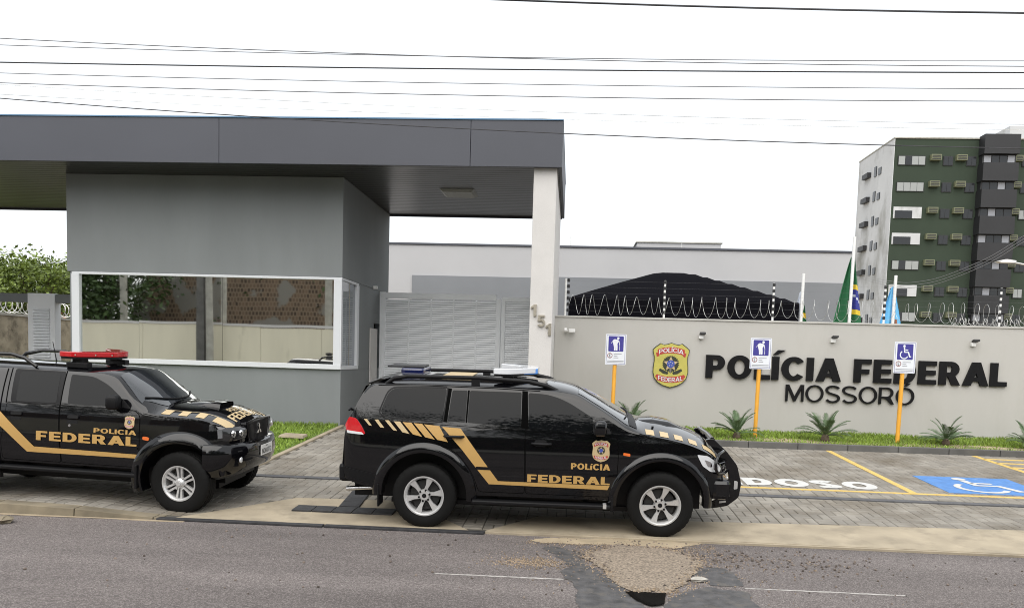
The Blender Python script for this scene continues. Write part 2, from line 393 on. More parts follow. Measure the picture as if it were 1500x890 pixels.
def glyph(ch, s, h):
    """outline of a grotesque capital, cap height 1, stem s, bar h -> contours, advance width"""
    if ch == 'I': return [[(0, 0), (s, 0), (s, 1), (0, 1)]], s
    if ch == 'Í':
        return [[(0, 0), (s, 0), (s, 1), (0, 1)], [(s * 0.1, 1.09), (s * 0.1 + 0.17, 1.09), (s * 0.5 + 0.36, 1.29), (s * 0.5 + 0.08, 1.29)]], s
    if ch == 'í': return [[(0, 0), (s, 0), (s, 0.70), (0, 0.70)], [(s * 0.05, 0.79), (s * 0.8, 0.79), (s * 1.4, 1.0), (s * 0.5, 1.0)]], s
    if ch == 'L': return [[(0, 0), (0.62, 0), (0.62, h), (s, h), (s, 1), (0, 1)]], 0.62
    if ch == 'E': return [[(0, 0), (0.68, 0), (0.68, h), (s, h), (s, 0.5 - h / 2), (0.64, 0.5 - h / 2), (0.64, 0.5 + h / 2), (s, 0.5 + h / 2), (s, 1 - h), (0.67, 1 - h), (0.67, 1), (0, 1)]], 0.68
    if ch == 'F': return [[(0, 0), (s, 0), (s, 0.47 - h / 2), (0.58, 0.47 - h / 2), (0.58, 0.47 + h / 2), (s, 0.47 + h / 2), (s, 1 - h), (0.65, 1 - h), (0.65, 1), (0, 1)]], 0.65
    if ch in 'PR':
        w = 0.74; r = 0.325
        hole = [(s, 1 - 2 * r + h * 0.95), (w - r, 1 - 2 * r + h * 0.95)] + arc(w - r, 1 - r, max(r - s, 0.04), r - h * 0.95, -90, 90, 12) + [(s, 1 - h * 0.95)]
        if ch == 'P': return [[(0, 0), (s, 0), (s, 1 - 2 * r), (w - r, 1 - 2 * r)] + arc(w - r, 1 - r, r, r, -90, 90)[1:] + [(0, 1)], hole], w
        return [[(0, 0), (s, 0), (s, 1 - 2 * r), (0.33, 1 - 2 * r), (0.79 - s * 1.12, 0), (0.80, 0), (0.60, 0.385)] + arc(w - r, 1 - r, r, r, -48, 90)[0:] + [(0, 1)], hole], 0.79
    if ch == 'D':
        w = 0.80; return [[(0, 0), (w - 0.42, 0)] + arc(w - 0.42, 0.5, 0.42, 0.5, -90, 90)[1:-1] + [(w - 0.42, 1), (0, 1)], [(s, h), (w - 0.42, h)] + arc(w - 0.42, 0.5, 0.42 - s, 0.5 - h, -90, 90)[1:-1] + [(w - 0.42, 1 - h), (s, 1 - h)]], w
    if ch in 'OÓ':
        w = 0.94; c = [arc(w / 2, 0.5, w / 2, 0.518, 0, 360, 40)[:-1], arc(w / 2, 0.5, w / 2 - s, 0.518 - h, 0, 360, 40)[:-1]]
        if ch == 'Ó': c.append([(w / 2 - 0.07, 1.09), (w / 2 + 0.05, 1.09), (w / 2 + 0.26, 1.29), (w / 2 + 0.08, 1.29)])
        return c, w
    if ch == 'C':
        return [arc(0.47, 0.5, 0.47, 0.518, 38, 322, 34) + arc(0.47, 0.5, 0.47 - s, 0.518 - h, 318, 42, 34)], 0.86
    if ch == 'A':
        w = 0.96; k = w / 2 - 0.56 * s; q = 1.12 * s; b = 0.19; t = b + h * 0.85
        return [[(0, 0), (q, 0), (q + k * b, b), (w - q - k * b, b), (w - q, 0), (w, 0), (w / 2 + 0.56 * s, 1), (w / 2 - 0.56 * s, 1)], [(q + k * t, t), (w - q - k * t, t), (w / 2, (w / 2 - q) / k)]], w
    if ch == 'M':
        w = 0.96; return [[(0, 0), (s, 0), (s, 0.74), (w / 2 - s * 0.45, 0), (w / 2 + s * 0.45, 0), (w - s, 0.74), (w - s, 0), (w, 0), (w, 1), (w - s * 1.35, 1), (w / 2, 0.29), (s * 1.35, 1), (0, 1)]], w
    if ch == 'S':
        w = 0.78; sp = arc(w / 2, 0.745, w / 2 - s / 2, 0.275 - h / 2, 25, 270 - 12, 22)[:-1] + arc(w / 2, 0.255, w / 2 - s / 2, 0.275 - h / 2, 90 - 12, -155, 22)[1:]
        a = []; b = []
        for i, p in enumerate(sp):
            d = (Vector(sp[min(i + 1, len(sp) - 1)]) - Vector(sp[max(i - 1, 0)])).normalized(); n = Vector((-d.y, d.x)); th = (h + (s - h) * abs(n.x)) / 2
            a.append((p[0] + n.x * th, p[1] + n.y * th)); b.append((p[0] - n.x * th, p[1] - n.y * th))
        return [a + b[::-1]], w
    if ch == '1': return [[(0.22, 0), (0.46, 0), (0.46, 1), (0.28, 1), (0.0, 0.80), (0.0, 0.62), (0.22, 0.74)]], 0.46
    if ch == '5': return [[(0.10, 1), (0.60, 1), (0.60, 0.83), (0.27, 0.83), (0.255, 0.655)] + arc(0.32, 0.335, 0.33, 0.335, 98, -148, 18) + arc(0.32, 0.335, 0.15, 0.17, -140, 118, 16) + [(0.03, 0.46)]], 0.65
    return None, 0
GLY = set('IÍíLEFPRDOÓCAMS15')
def weight(bold):
    for b, q in ((0.065, (0.29, 0.28)), (0.045, (0.27, 0.205)), (0.035, (0.245, 0.185)), (0.025, (0.22, 0.17)), (0.015, (0.19, 0.155))):
        if bold >= b: return q
    return (0.125, 0.105)
def glyph_mesh(cont):
    v = []; e = []
    for c in cont:
        k = len(v); v += [Vector(p) for p in c]; e += [(k + i, k + (i + 1) % len(c)) for i in range(len(c))]
    r = delaunay_2d_cdt(v, e, [], 0, 1e-6); vv = [tuple(p) for p in r[0]]; f = []
    for t in r[2]:
        c = (sum(vv[i][0] for i in t) / len(t), sum(vv[i][1] for i in t) / len(t))
        if sum(inside(c, q) for q in cont) % 2: f.append(tuple(t))
    return vv, f
def word_glyphs(s, bold, gap=0.10, space=0.42):
    st, h = weight(bold); x = 0.0; out = []
    for ch in s:
        if ch == ' ': x += space; continue
        c, w = glyph(ch, st, h); out.append((ch, [[(p[0] + x, p[1]) for p in q] for q in c])); x += w + gap * (0.55 if ch in 'LA' else 1)
    return out, x - gap
def fit_text(s, x0, x1, z0, z1, bold=0.0, ref=None):
    """text scaled into a rectangle; cap height fills z0..z1"""
    if all(c in GLY or c == ' ' for c in s):
        g, W = word_glyphs(s, bold); v = []; f = []
        for ch, c in g:
            a, b = glyph_mesh(c); k = len(v); v += [(x0 + p[0] / W * (x1 - x0), z0 + p[1] * (z1 - z0)) for p in a]; f += [tuple(k + i for i in t) for t in b]
        return v, f
    v, f = text2d(s, bold)
    ax, bx = min(p[0] for p in v), max(p[0] for p in v); ay, by = min(p[1] for p in v), max(p[1] for p in v)
    return [(x0 + (p[0] - ax) / (bx - ax) * (x1 - x0), z0 + (p[1] - ay) / (by - ay) * (z1 - z0)) for p in v], f
def solid_text(mb, v, f, fn0, fn1, mi=0):
    """extrude flat letters: fn0 maps to the back, fn1 to the front"""
    k = len(mb.v); n = len(v)
    mb.v += [fn0(*p) for p in v] + [fn1(*p) for p in v]
    cnt = {}
    for t in f:
        mb.face([k + n + i for i in t], mi)
        for a, b in zip(t, t[1:] + t[:1]): cnt[(a, b)] = cnt.get((a, b), 0) + 1
    for (a, b) in cnt:
        if (b, a) not in cnt: mb.face((k + a, k + b, k + n + b, k + n + a), mi)

def smooth01(t): t = max(0.0, min(1.0, t)); return t * t * (3 - 2 * t)

# ================================================================== GROUND
YE = 9.5
def G(x, y):
    """height of the paving, rising from the road edge to the gate, kerb lifted at the left"""
    z = 0.02 + 0.05 * (min(y, 21.6) - YE)
    return z + 0.105 * smooth01((-4.6 - x) / 2.2) * smooth01(1 - (y - YE) / 3.2)

mb = MB()
rows = [(-400, -0.09), (-6, -0.09), (9.45, -0.09), (9.7, -0.06), (17, 0.28), (22, 0.50), (60, 0.5), (500, 0.5)]
for i, (y, z) in enumerate(rows):
    mb.v += [(-500, y, z), (500, y, z)]
    if i: mb.face((2 * i - 2, 2 * i - 1, 2 * i + 1, 2 * i))
tag(mb.build('ground', M_GROUND, smooth=60), 'dusty ground under the street and plots', 'ground', kind='structure')

# road sheet
mb = MB(); xs = [-90, -40, -12] + [-8 + 0.5 * i for i in range(33)] + [12, 40, 90]; ys = [0.9, 3, 5, 6, 6.5, 7, 7.5, 8, 8.5, 9, 9.52]
for x in xs:
    for y in ys: mb.v.append((x, y, 0.0))
for i in range(len(xs) - 1):
    for j in range(len(ys) - 1):
        a = i * len(ys) + j; mb.face((a, a + len(ys), a + len(ys) + 1, a + 1))
tag(mb.build('road', M_ASPHALT, fix=False), 'worn brownish asphalt street surface', 'road', kind='structure')
# pavement behind the camera
mb = MB().box(-90, 90, -2.5, 0.9, -0.08, 0.14)
tag(mb.build('far_pavement', M_CONC, bevel=0.02), 'concrete pavement on the near side of the street', 'pavement', kind='structure')

rng = random.Random(7)
def blob(poly, jit=0.03, sub=4, seed=1):
    """irregular outline from a coarse polygon"""
    q = random.Random(seed); out = []
    n = len(poly)
    for i in range(n):
        a, b = Vector(poly[i]), Vector(poly[(i + 1) % n])
        for k in range(sub):
            p = a + (b - a) * k / sub; out.append((p.x + q.uniform(-jit, jit), p.y + q.uniform(-jit, jit)))
    return out
def road_patch(name, poly, z, m, label, cat, top=0.0, seed=1, jit=0.03):
    pl = blob(blob(poly, jit, 4, seed), jit * 0.45, 4, seed + 50)
    v, f, b = tri_patch(pl, 0.07)
    mb = MB(); bb = [Vector(p) for p in b]; q = random.Random(seed)
    for p in v:
        d = min((Vector(p) - c).length for c in bb)
        mb.v.append((p[0], p[1], z + top * smooth01(d / 0.25) + (q.uniform(-0.004, 0.004) if top > 0 and d > 0.03 else 0)))
    for t in f: mb.face(t)
    o = mb.build(name, m, smooth=60); return tag(o, label, cat, kind='structure')
FILL = [(0.17, 8.47), (0.23, 8.81), (0.61, 9.2), (1.02, 9.14), (1.21, 9.09), (1.42, 8.71), (1.41, 8.39), (1.24, 7.87), (1.13, 7.59), (0.9, 7.26), (0.78, 7.34), (0.68, 7.24), (0.6, 7.29), (0.42, 7.72), (0.37, 8.13)]
road_patch('pothole_fill', FILL, 0.009, M_GRAVEL, 'tan gravel filling the broken pothole', 'gravel', 0.022, 1)
road_patch('asphalt_patch', [(-0.3, 9.02), (-0.01, 8.89), (0.19, 8.64), (0.17, 8.39), (0.31, 8.04), (0.42, 7.72), (0.57, 7.25), (0.66, 6.95), (0.72, 6.6), (0.95, 6.2), (0.2, 6.1), (0.13, 6.75), (0.11, 7.41), (-0.01, 7.85), (0.05, 8.14), (-0.1, 8.58)], 0.004, M_DARKASPH, 'dark asphalt patch left of the pothole', 'asphalt', 0.006, 2)
road_patch('asphalt_patch', [(1.27, 8.26), (1.58, 8.35), (1.69, 8.16), (1.69, 7.69), (1.53, 7.6), (1.35, 7.69), (1.26, 7.94)], 0.004, M_DARKASPH, 'small dark asphalt patch right of the pothole', 'asphalt', 0.012, 3)
road_patch('asphalt_patch', [(0.93, 7.18), (1.34, 7.6), (1.67, 7.45), (1.66, 6.97), (1.5, 6.3), (0.98, 6.2), (0.88, 6.87)], 0.004, M_DARKASPH, 'dark damp asphalt below the pothole', 'asphalt', 0.004, 4)
road_patch('puddle', [(0.55, 7.26), (0.91, 7.27), (0.87, 6.92), (0.74, 6.87), (0.64, 6.99)], 0.014, M_WATER, 'small dark puddle in the pothole', 'puddle', 0, 5, 0.008)
road_patch('sand_spill', [(-0.43, 9.22), (-0.16, 9.4), (0.64, 9.47), (1.61, 9.45), (1.19, 9.09), (0.61, 9.16), (0.05, 9.13), (-0.26, 9.12)], 0.004, M_SAND, 'pale sand washed along the road edge', 'sand', 0.012, 6)
# thin worn white line
for x0, x1 in ((-1.24, 0.0), (1.68, 3.15)):
    mb = MB(); mb.prism(blob([(x0, 7.59), (x1, 7.59), (x1, 7.622), (x0, 7.618)], 0.007, 26, 3), 'z', 0.001, 0.004)
    tag(mb.build('road_line', mat('worn_line_paint', (0.42, 0.40, 0.38), 0.8, var=0.3, vscale=25)), 'thin worn white line %s the pothole' % ('left of' if x0 < 0 else 'right of'), 'road marking', kind='structure')
# loose stones around the pothole
mb = MB(); q = random.Random(3)
def stone(mb, x, y, z, r, q):
    pts = []
    for dz, k in ((-0.4, 0.8), (0.3, 1.0), (0.9, 0.45)):
        for i in range(5):
            a = 2 * math.pi * (i + 0.3 * dz) / 5; rr = r * k * q.uniform(0.7, 1.2)
            pts.append((x + rr * math.cos(a), y + rr * math.sin(a), z + r * dz))
    f = [(0, 1, 2, 3, 4)[::-1], (10, 11, 12, 13, 14)]
    for l in (0, 5):
        for i in range(5): f.append((l + i, l + (i + 1) % 5, l + 5 + (i + 1) % 5, l + 5 + i))
    mb.add(pts, f)
for i in range(900):
    t = q.random()
    if t < 0.55: x, y = q.gauss(0.85, 0.45), q.gauss(8.6, 0.4)
    elif t < 0.85: x, y = q.gauss(2.0, 0.7), q.gauss(8.75, 0.25)
    else: x, y = q.uniform(-5, 5), q.uniform(6.6, 9.3)
    if y > 9.45: continue
    stone(mb, x, y, 0.015 if inside((x, y), FILL) else 0.004, q.uniform(0.006, 0.017), q)
tag(mb.build('loose_gravel', M_STONE), 'loose dark stones scattered around the pothole', 'gravel', kind='stuff')
mb = MB(); q = random.Random(13)
for i in range(3200):
    t = q.random()
    if t < 0.22: x, y = q.gauss(-0.35, 0.2), q.gauss(8.2, 0.11)
    elif t < 0.62:
        k = q.randrange(len(FILL)); a = Vector(FILL[k]); b = Vector(FILL[(k + 1) % len(FILL)]); p = a + (b - a) * q.random(); x, y = p.x + q.gauss(0, 0.09), p.y + q.gauss(0, 0.09)
    elif t < 0.8: x, y = q.uniform(-0.5, 1.7), q.gauss(9.15, 0.12)
    else: x, y = q.gauss(0.9, 0.9), q.gauss(8.4, 0.5)
    if y < 9.44: stone(mb, x, y, 0.012 if inside((x, y), FILL) else 0.003, q.uniform(0.003, 0.009), q)
tag(mb.build('sand_grains', mat('tan_grain', (0.30, 0.23, 0.16), 0.95, island=0.5)), 'tan grit thrown out around the pothole', 'grit', kind='stuff')
mb = MB(); stone(mb, 0, 0, 0, 0.09, random.Random(5)); mb.v = [(1.28 + x * 0.95, 7.76 + y * 0.5, 0.02 + z * 0.35) for x, y, z in mb.v]
tag(mb.build('broken_slab', mat('pale_rubble', (0.42, 0.40, 0.36), 0.9, var=0.2, vscale=20)), 'pale broken chunk lying beside the pothole', 'stone')
mb = MB(); stone(mb, 0, 0, 0, 0.12, random.Random(9)); mb.v = [(-6.52 + x, 8.9 + y, 0.03 + z * 0.5) for x, y, z in mb.v]
tag(mb.build('loose_stone', M_KERBTAN), 'tan stone lying on the road by the raised kerb', 'stone')

# ---- paving: bedding sheet and interlocking pavers in basket weave
AP_L = [(-4.75, 9.5), (-3.69, 10.81), (-2.2, 10.9), (-1.15, 9.5)]
AP_R = [(-0.95, 9.5), (-0.34, 10.33), (1.65, 10.40), (5.82, 10.66), (14, 10.75), (14, 9.5)]
BED_L = (-11.6, -5.16, 12.9, 18.0)
BED_R = (-0.3, 14.0, 17.0, 19.35)
mb = MB(); nx, ny = 66, 28
for i in range(nx + 1):
    for j in range(ny + 1):
        x = -20 + 34 * i / nx; y = 9.52 + 13.2 * j / ny; mb.v.append((x, y, G(x, y) - 0.014))
for i in range(nx):
    for j in range(ny):
        a = i * (ny + 1) + j; mb.face((a, a + ny + 1, a + ny + 2, a + 1))
paving = tag(mb.build('paving', M_JOINT, fix=False, smooth=60), 'grey interlocking concrete paving of the forecourt', 'paving', kind='structure')
def paver_pts(w, d):
    c = 0.007; w -= 0.008; d -= 0.008
    lo = [(-w / 2, -d / 2, -0.03), (w / 2, -d / 2, -0.03), (w / 2, d / 2, -0.03), (-w / 2, d / 2, -0.03)]
    mi = [(x, y, -c) for x, y, z in lo]; hi = [(x * (1 - 2 * c / w), y * (1 - 2 * c / d), 0) for x, y, z in lo]
    f = [(8, 9, 10, 11)]
    for l in (0, 4):
        for i in range(4): f.append((l + i, l + (i + 1) % 4, l + 4 + (i + 1) % 4, l + 4 + i))
    return lo + mi + hi, f
U = 0.25
def paver_ok(x, y):
    if not (9.62 < y < 22.4): return False
    if y > 17.0 and not (-18 < x < -11.6 or -5.1 < x < -0.9): return False
    if BED_L[0] - 0.1 < x < BED_L[1] + 0.09 and BED_L[2] - 0.1 < y < 18.1: return False
    if inside((x, y), AP_L) or inside((x, y), AP_R): return False
    if abs(y - 12.24) < 0.11: return False
    return True
cand = []
for i in range(-80, 56):
    for j in range(0, 52):
        x0 = i * U; y0 = 9.62 + j * U
        if (i + j) % 2: cells = [(x0 + U / 2, y0 + U / 4, 0), (x0 + U / 2, y0 + 3 * U / 4, 0)]
        else: cells = [(x0 + U / 4, y0 + U / 2, 1), (x0 + 3 * U / 4, y0 + U / 2, 1)]
        for x, y, o in cells:
            if paver_ok(x, y): cand.append((x, y, o))
def visible_rank(c):
    x, y, o = c
    hid = (-2.9 < x < 2.2 and y < 12.4) or (x < -4.3 and y < 11.6)       # standing under the cars
    out = x > 0.62 * y - 0.2 or x < -0.72 * y
    return (1 if (hid or out) else 0, y)
cand.sort(key=visible_rank)
V0, F0 = paver_pts(U, U / 2); V1, F1 = paver_pts(U / 2, U)
pm = []
for V, Fc in ((V0, F0), (V1, F1)):
    me = bpy.data.meshes.new('paver'); me.from_pydata(V, [], Fc); me.materials.append(M_PAVER); pm.append(me)
field = MB(); q = random.Random(11)
sl = math.atan(0.05)
for k, (x, y, o) in enumerate(cand):
    z = G(x, y) + q.uniform(-0.0018, 0.0018); gx = (G(x + 0.1, y) - G(x - 0.1, y)) / 0.2; gy = (G(x, y + 0.1) - G(x, y - 0.1)) / 0.2
    gx += q.uniform(-0.006, 0.006); gy += q.uniform(-0.006, 0.006)
    if k < 300:
        ob = bpy.data.objects.new('paver', pm[o]); COL.objects.link(ob); ob.parent = paving
        ob.location = (x, y, z); ob.rotation_euler = (math.atan(gy), -math.atan(gx), 0)
    else:
        V, Fc = ((V0, F0), (V1, F1))[o]
        field.add([(x + px, y + py, z + pz + gx * px + gy * py) for px, py, pz in V], Fc)
field.build('paver_field', M_PAVER, paving, fix=False, kind='stuff')

def slope_sheet(name, poly, m, label, cat, lift=0.004, thick=0.004, kind='structure', parent=None, step=0.4):
    v, f, b = tri_patch(poly, step); mb = MB()
    mb.v = [(x, y, G(x, y) + lift + thick) for x, y in v]
    for t in f: mb.face(t)
    k = len(mb.v); n = len(b)
    mb.v += [(x, y, G(x, y) + lift + thick) for x, y in b] + [(x, y, G(x, y) + lift - 0.02) for x, y in b]
    for i in range(n): mb.face((k + i, k + (i + 1) % n, k + n + (i + 1) % n, k + n + i))
    o = mb.build(name, m, parent, smooth=30)
    return tag(o, label, cat, kind=kind)
slope_sheet('access_ramp', AP_L, M_TAN, 'tan concrete dropped kerb ramp under the rear of the black SUV', 'ramp', 0.0, 0.006)
slope_sheet('concrete_apron', AP_R, M_TAN, 'long tan concrete apron along the road edge', 'apron', 0.0, 0.012)
slope_sheet('drain_strip', [(-18, 12.17), (14, 12.17), (14, 12.31), (-18, 12.31)], M_STRIP, 'dark strip running along the paving', 'strip', -0.004, 0.008, step=1.0)
# front lip of the apron (shadow line to the road)
mb = MB().box(-0.95, 14, 9.46, 9.5, -0.02, 0.028); tag(mb.build('apron_edge', M_TAN, bevel=0.005), 'front edge of the tan apron', 'kerb', kind='structure')
mb = MB()
for a, b in ((-4.95, -2.9), (-2.88, -0.96)):
    mb.box(a, b, 9.40, 9.5, 0.0, 0.028)
tag(mb.build('rubber_edging', M_RUBBER, bevel=0.006), 'black rubber edging strip between road and ramp', 'edging')
# raised kerb at the left, sloping down to the ramp
kerb = thing('raised_kerb', 'dirty concrete kerb sloping down beside the pickup', 'kerb', (-8, 9.5, 0))
x = -16.0
while x < -4.9:
    x1 = min(x + 1.0, -4.9); h0 = G(x, 9.5); h1 = G(x1 - 0.012, 9.5)
    MB().add([(x, 9.42, -0.05), (x1 - 0.012, 9.42, -0.05), (x1 - 0.012, 9.62, -0.05), (x, 9.62, -0.05),
              (x, 9.44, h0), (x1 - 0.012, 9.44, h1), (x1 - 0.012, 9.62, h1 + 0.006), (x, 9.62, h0 + 0.006)],
             [(3, 2, 1, 0), (4, 5, 6, 7), (0, 1, 5, 4), (1, 2, 6, 5), (2, 3, 7, 6), (3, 0, 4, 7)]).build('kerb_stone', M_KERBTAN, kerb, bevel=0.008)
    x = x1
slope_sheet('sand_line', blob([(-9, 9.3), (-4.6, 9.36), (-4.6, 9.41), (-9, 9.41)], 0.01, 10), M_SAND, 'line of sand in the gutter under the raised kerb', 'sand', -0.02, 0.006)
bpy.data.objects['sand_line'].location.z = -0.0
for v in bpy.data.objects['sand_line'].data.vertices: v.co.z = 0.005 if v.co.z > -0.005 else -0.004
# rubber track mats on the ramp
t = thing('rubber_mat', 'flat ribbed black rubber mat lying along the ramp', 'mat', (-2.9, 10.2, 0.06))
for i in range(5):
    a = -3.5 + i * 0.262; slope_sheet('mat_segment', [(a, 10.05), (a + 0.25, 10.05), (a + 0.25, 10.33), (a, 10.33)], M_RUBBER, None, None, 0.008, 0.018, None, t)
t = thing('rubber_mat', 'black rubber strip running up the ramp towards the paving', 'mat', (-2.9, 10.8, 0.09))
for i in range(5):
    y0 = 10.36 + i * 0.27; s = -0.09 * i / 4
    slope_sheet('mat_segment', [(-2.97 + s, y0), (-2.71 + s, y0), (-2.73 + s, y0 + 0.262), (-2.99 + s, y0 + 0.262)], M_RUBBER, None, None, 0.008, 0.02, None, t)
# painted markings
def marking(name, poly, m, label, step=0.5): return slope_sheet(name, poly, m, label, 'road marking', 0.001, 0.004, step=step)
def bar(x0, y0, x1, y1, w):
    d = Vector((x1 - x0, y1 - y0)).normalized(); n = Vector((-d.y, d.x)) * w / 2
    return [(x0 + n.x, y0 + n.y), (x0 - n.x, y0 - n.y), (x1 - n.x, y1 - n.y), (x1 + n.x, y1 + n.y)]
marking('bay_line', bar(-0.2, 12.81, 13.5, 12.81, 0.09), M_YELLOW, 'long yellow line closing the parking bays', 1.0)
marking('bay_line', bar(5.33, 12.86, 5.29, 16.95, 0.11), M_YELLOW, 'yellow line between elderly bay and blue wheelchair bay')
marking('bay_line', bar(8.28, 12.86, 8.16, 16.95, 0.11), M_YELLOW, 'yellow line right of the blue wheelchair bay')
for i in range(8):
    y0 = 13.3 + i * 0.47
    marking('hatch_line', bar(8.30 - 0.02 * i, y0, 9.7, y0 - 0.06, 0.1), M_YELLOW, 'yellow hatch stripe right of the wheelchair bay, %s counting from the road' % ['first', 'second', 'third', 'fourth', 'fifth', 'sixth', 'seventh', 'eighth'][i])
marking('wheelchair_panel', [(5.93, 13.0), (7.5, 13.0), (7.5, 14.4), (5.93, 14.4)], M_BLUEP, 'blue painted wheelchair square on the paving', 0.5)
# white symbol on the blue panel: wheelchair, lying on its side as painted
def flat_on_slope(mb, v, f, lift):
    k = len(mb.v); mb.v += [(x, y, G(x, y) + lift) for x, y in v]
    for t in f: mb.face([k + i for i in t])
def stroke(pts, w, n=1):
    """thick polyline as quads (2-D)"""
    v = []; f = []; m = len(pts)
    for i in range(m):
        a = Vector(pts[max(i - 1, 0)]); b = Vector(pts[min(i + 1, m - 1)]); d = (b - a).normalized(); nn = Vector((-d.y, d.x)) * w / 2
        p = Vector(pts[i]); v += [tuple(p + nn), tuple(p - nn)]
        if i: f.append((2 * i - 2, 2 * i - 1, 2 * i + 1, 2 * i))
    return v, f
def wheelchair(map_):
    """wheelchair pictogram in a unit square -> list of (verts, faces)"""
    res = []
    res.append((circle(0.42, 0.90, 0.085, 16), [tuple(range(16))]))
    res.append(stroke([(0.43, 0.80), (0.46, 0.48), (0.72, 0.48), (0.83, 0.16), (0.92, 0.20)], 0.10))
    res.append(stroke([(0.45, 0.64), (0.70, 0.62)], 0.075))
    res.append(stroke([(0.44 + 0.27 * math.cos(R(a)), 0.31 + 0.27 * math.sin(R(a))) for a in range(125, 350, 15)], 0.075))
    return [([map_(*p) for p in v], f) for v, f in res]
mb = MB()
for v, f in wheelchair(lambda x, y: (6.05 + 1.32 * x, 13.06 + 1.26 * y)): flat_on_slope(mb, v, f, 0.0095)
tag(mb.build('wheelchair_symbol', M_WHITEP), 'white wheelchair symbol on the blue painted square', 'road marking', kind='structure')
mb = MB(); v, f = fit_text('IDOSO', 2.62, 4.93, 13.0, 13.6, 0.07); flat_on_slope(mb, v, f, 0.006)
tag(mb.build('painted_word', M_WHITEP), 'white word IDOSO painted on the paving', 'road marking', kind='structure')

# ---- planting beds, kerbs, grass
bed_kerb = thing('bed_kerb', 'dark grey kerb along the planting bed below the wall', 'kerb', (6.8, 17, 0.4))
x = -0.3
while x < 14:
    MB().box(x, x + 0.988, 17.0, 17.13, 0.3, 0.52).build('kerb_stone', M_KERB, bed_kerb, bevel=0.01); x += 1.0
def bed_z(x, y): return 0.495 + 0.02 * math.sin(x * 1.7) * math.cos(y * 2.1) + 0.015 * (y - 17.1)
mb = MB(); nx, ny = 60, 12
for i in range(nx + 1):
    for j in range(ny + 1):
        x = -0.3 + 14.3 * i / nx; y = 17.12 + 2.3 * j / ny; mb.v.append((x, y, bed_z(x, y)))
for i in range(nx):
    for j in range(ny): a = i * (ny + 1) + j; mb.face((a, a + ny + 1, a + ny + 2, a + 1))
tag(mb.build('planting_bed', M_SOIL, fix=False, smooth=60), 'sandy soil of the planting bed below the wall', 'soil', kind='structure')
lb_kerb = thing('lawn_kerb', 'low pale kerb around the lawn before the guard house', 'kerb', (-8, 12.9, 0.2))
MB().add([(-5.16, 12.9, 0.1), (-5.06, 12.9, 0.1), (-5.06, 18, 0.35), (-5.16, 18, 0.35), (-5.16, 12.9, G(-5, 12.9) + 0.03), (-5.06, 12.9, G(-5, 12.9) + 0.03), (-5.06, 18, G(-5, 18) + 0.03), (-5.16, 18, G(-5, 18) + 0.03)],
         [(3, 2, 1, 0), (4, 5, 6, 7), (0, 1, 5, 4), (1, 2, 6, 5), (2, 3, 7, 6), (3, 0, 4, 7)]).build('kerb_stone', M_TAN, lb_kerb, bevel=0.01)
MB().box(-11.6, -5.165, 12.8, 12.9, 0.08, G(-8, 12.85) + 0.03).build('kerb_stone', M_TAN, lb_kerb, bevel=0.01)
def lawn_z(x, y): return G(-8, y) + 0.015 + 0.015 * math.sin(x * 2.3) * math.sin(y * 1.9)
mb = MB(); nx, ny = 24, 20
for i in range(nx + 1):
    for j in range(ny + 1):
        x = -11.6 + 6.44 * i / nx; y = 12.9 + 5.12 * j / ny; mb.v.append((x, y, lawn_z(x, y)))
for i in range(nx):
    for j in range(ny): a = i * (ny + 1) + j; mb.face((a, a + ny + 1, a + ny + 2, a + 1))
tag(mb.build('lawn', M_TURF, fix=False, smooth=60), 'green turf before the guard house', 'lawn', kind='structure')
def grass(name, n, area, zf, dens, hmin, hmax, label, seed):
    q = random.Random(seed); mb = MB(); x0, x1, y0, y1 = area; c = 0
    while c < n:
        x = q.uniform(x0, x1); y = q.uniform(y0, y1)
        d = dens(x, y)
        if q.random() > d: continue
        c += 1; a = q.uniform(0, 6.283); h = q.uniform(hmin, hmax) * (0.5 + 0.7 * d); w = q.uniform(0.006, 0.012); z = zf(x, y)
        dx, dy = math.cos(a) * w, math.sin(a) * w; lx, ly = q.gauss(0, 0.4) * h, q.gauss(0, 0.4) * h
        k = len(mb.v); mb.v += [(x - dx, y - dy, z), (x + dx, y + dy, z), (x + lx * 0.5 + dx * 0.6, y + ly * 0.5 + dy * 0.6, z + h * 0.65), (x + lx, y + ly, z + h)]
        mb.face((k, k + 1, k + 2)); mb.face((k, k + 2, k + 3))
    return tag(mb.build(name, M_GRASS, fix=False), label, 'grass', kind='stuff')
def dens_r(x, y):
    bare = 0.5 + 0.5 * math.sin(x * 1.1 + 0.7) * math.sin(x * 0.37 + 1.3)
    if 17.28 < y < 17.85: return 0.04 + 0.30 * (1 - bare)
    if y > 18.9: return 1.0
    return 0.75 if y > 17.85 else 0.35
grass('grass', 26000, (-0.25, 13.5, 17.14, 19.28), bed_z, dens_r, 0.035, 0.10, 'short green grass in the bed below the wall', 21)
grass('grass', 26000, (-11.5, -5.2, 12.95, 17.97), lawn_z, lambda x, y: 1.0 if y > 17.6 else 0.72, 0.035, 0.09, 'bright green lawn grass before the guard house', 22)
t = MB().add([(-5.75, 15.68, 0), (-5.22, 15.62, 0), (-5.24, 15.98, 0), (-5.74, 16.02, 0), (-5.73, 15.70, 0.05), (-5.24, 15.64, 0.05), (-5.26, 15.96, 0.05), (-5.72, 16.0, 0.05)],
             [(3, 2, 1, 0), (4, 5, 6, 7), (0, 1, 5, 4), (1, 2, 6, 5), (2, 3, 7, 6), (3, 0, 4, 7)])
t.v = [(x, y, z + G(-5.4, y) + 0.06) for x, y, z in t.v]
tag(t.build('inspection_cover', M_TAN, bevel=0.008), 'pale concrete inspection cover set in the lawn', 'cover')

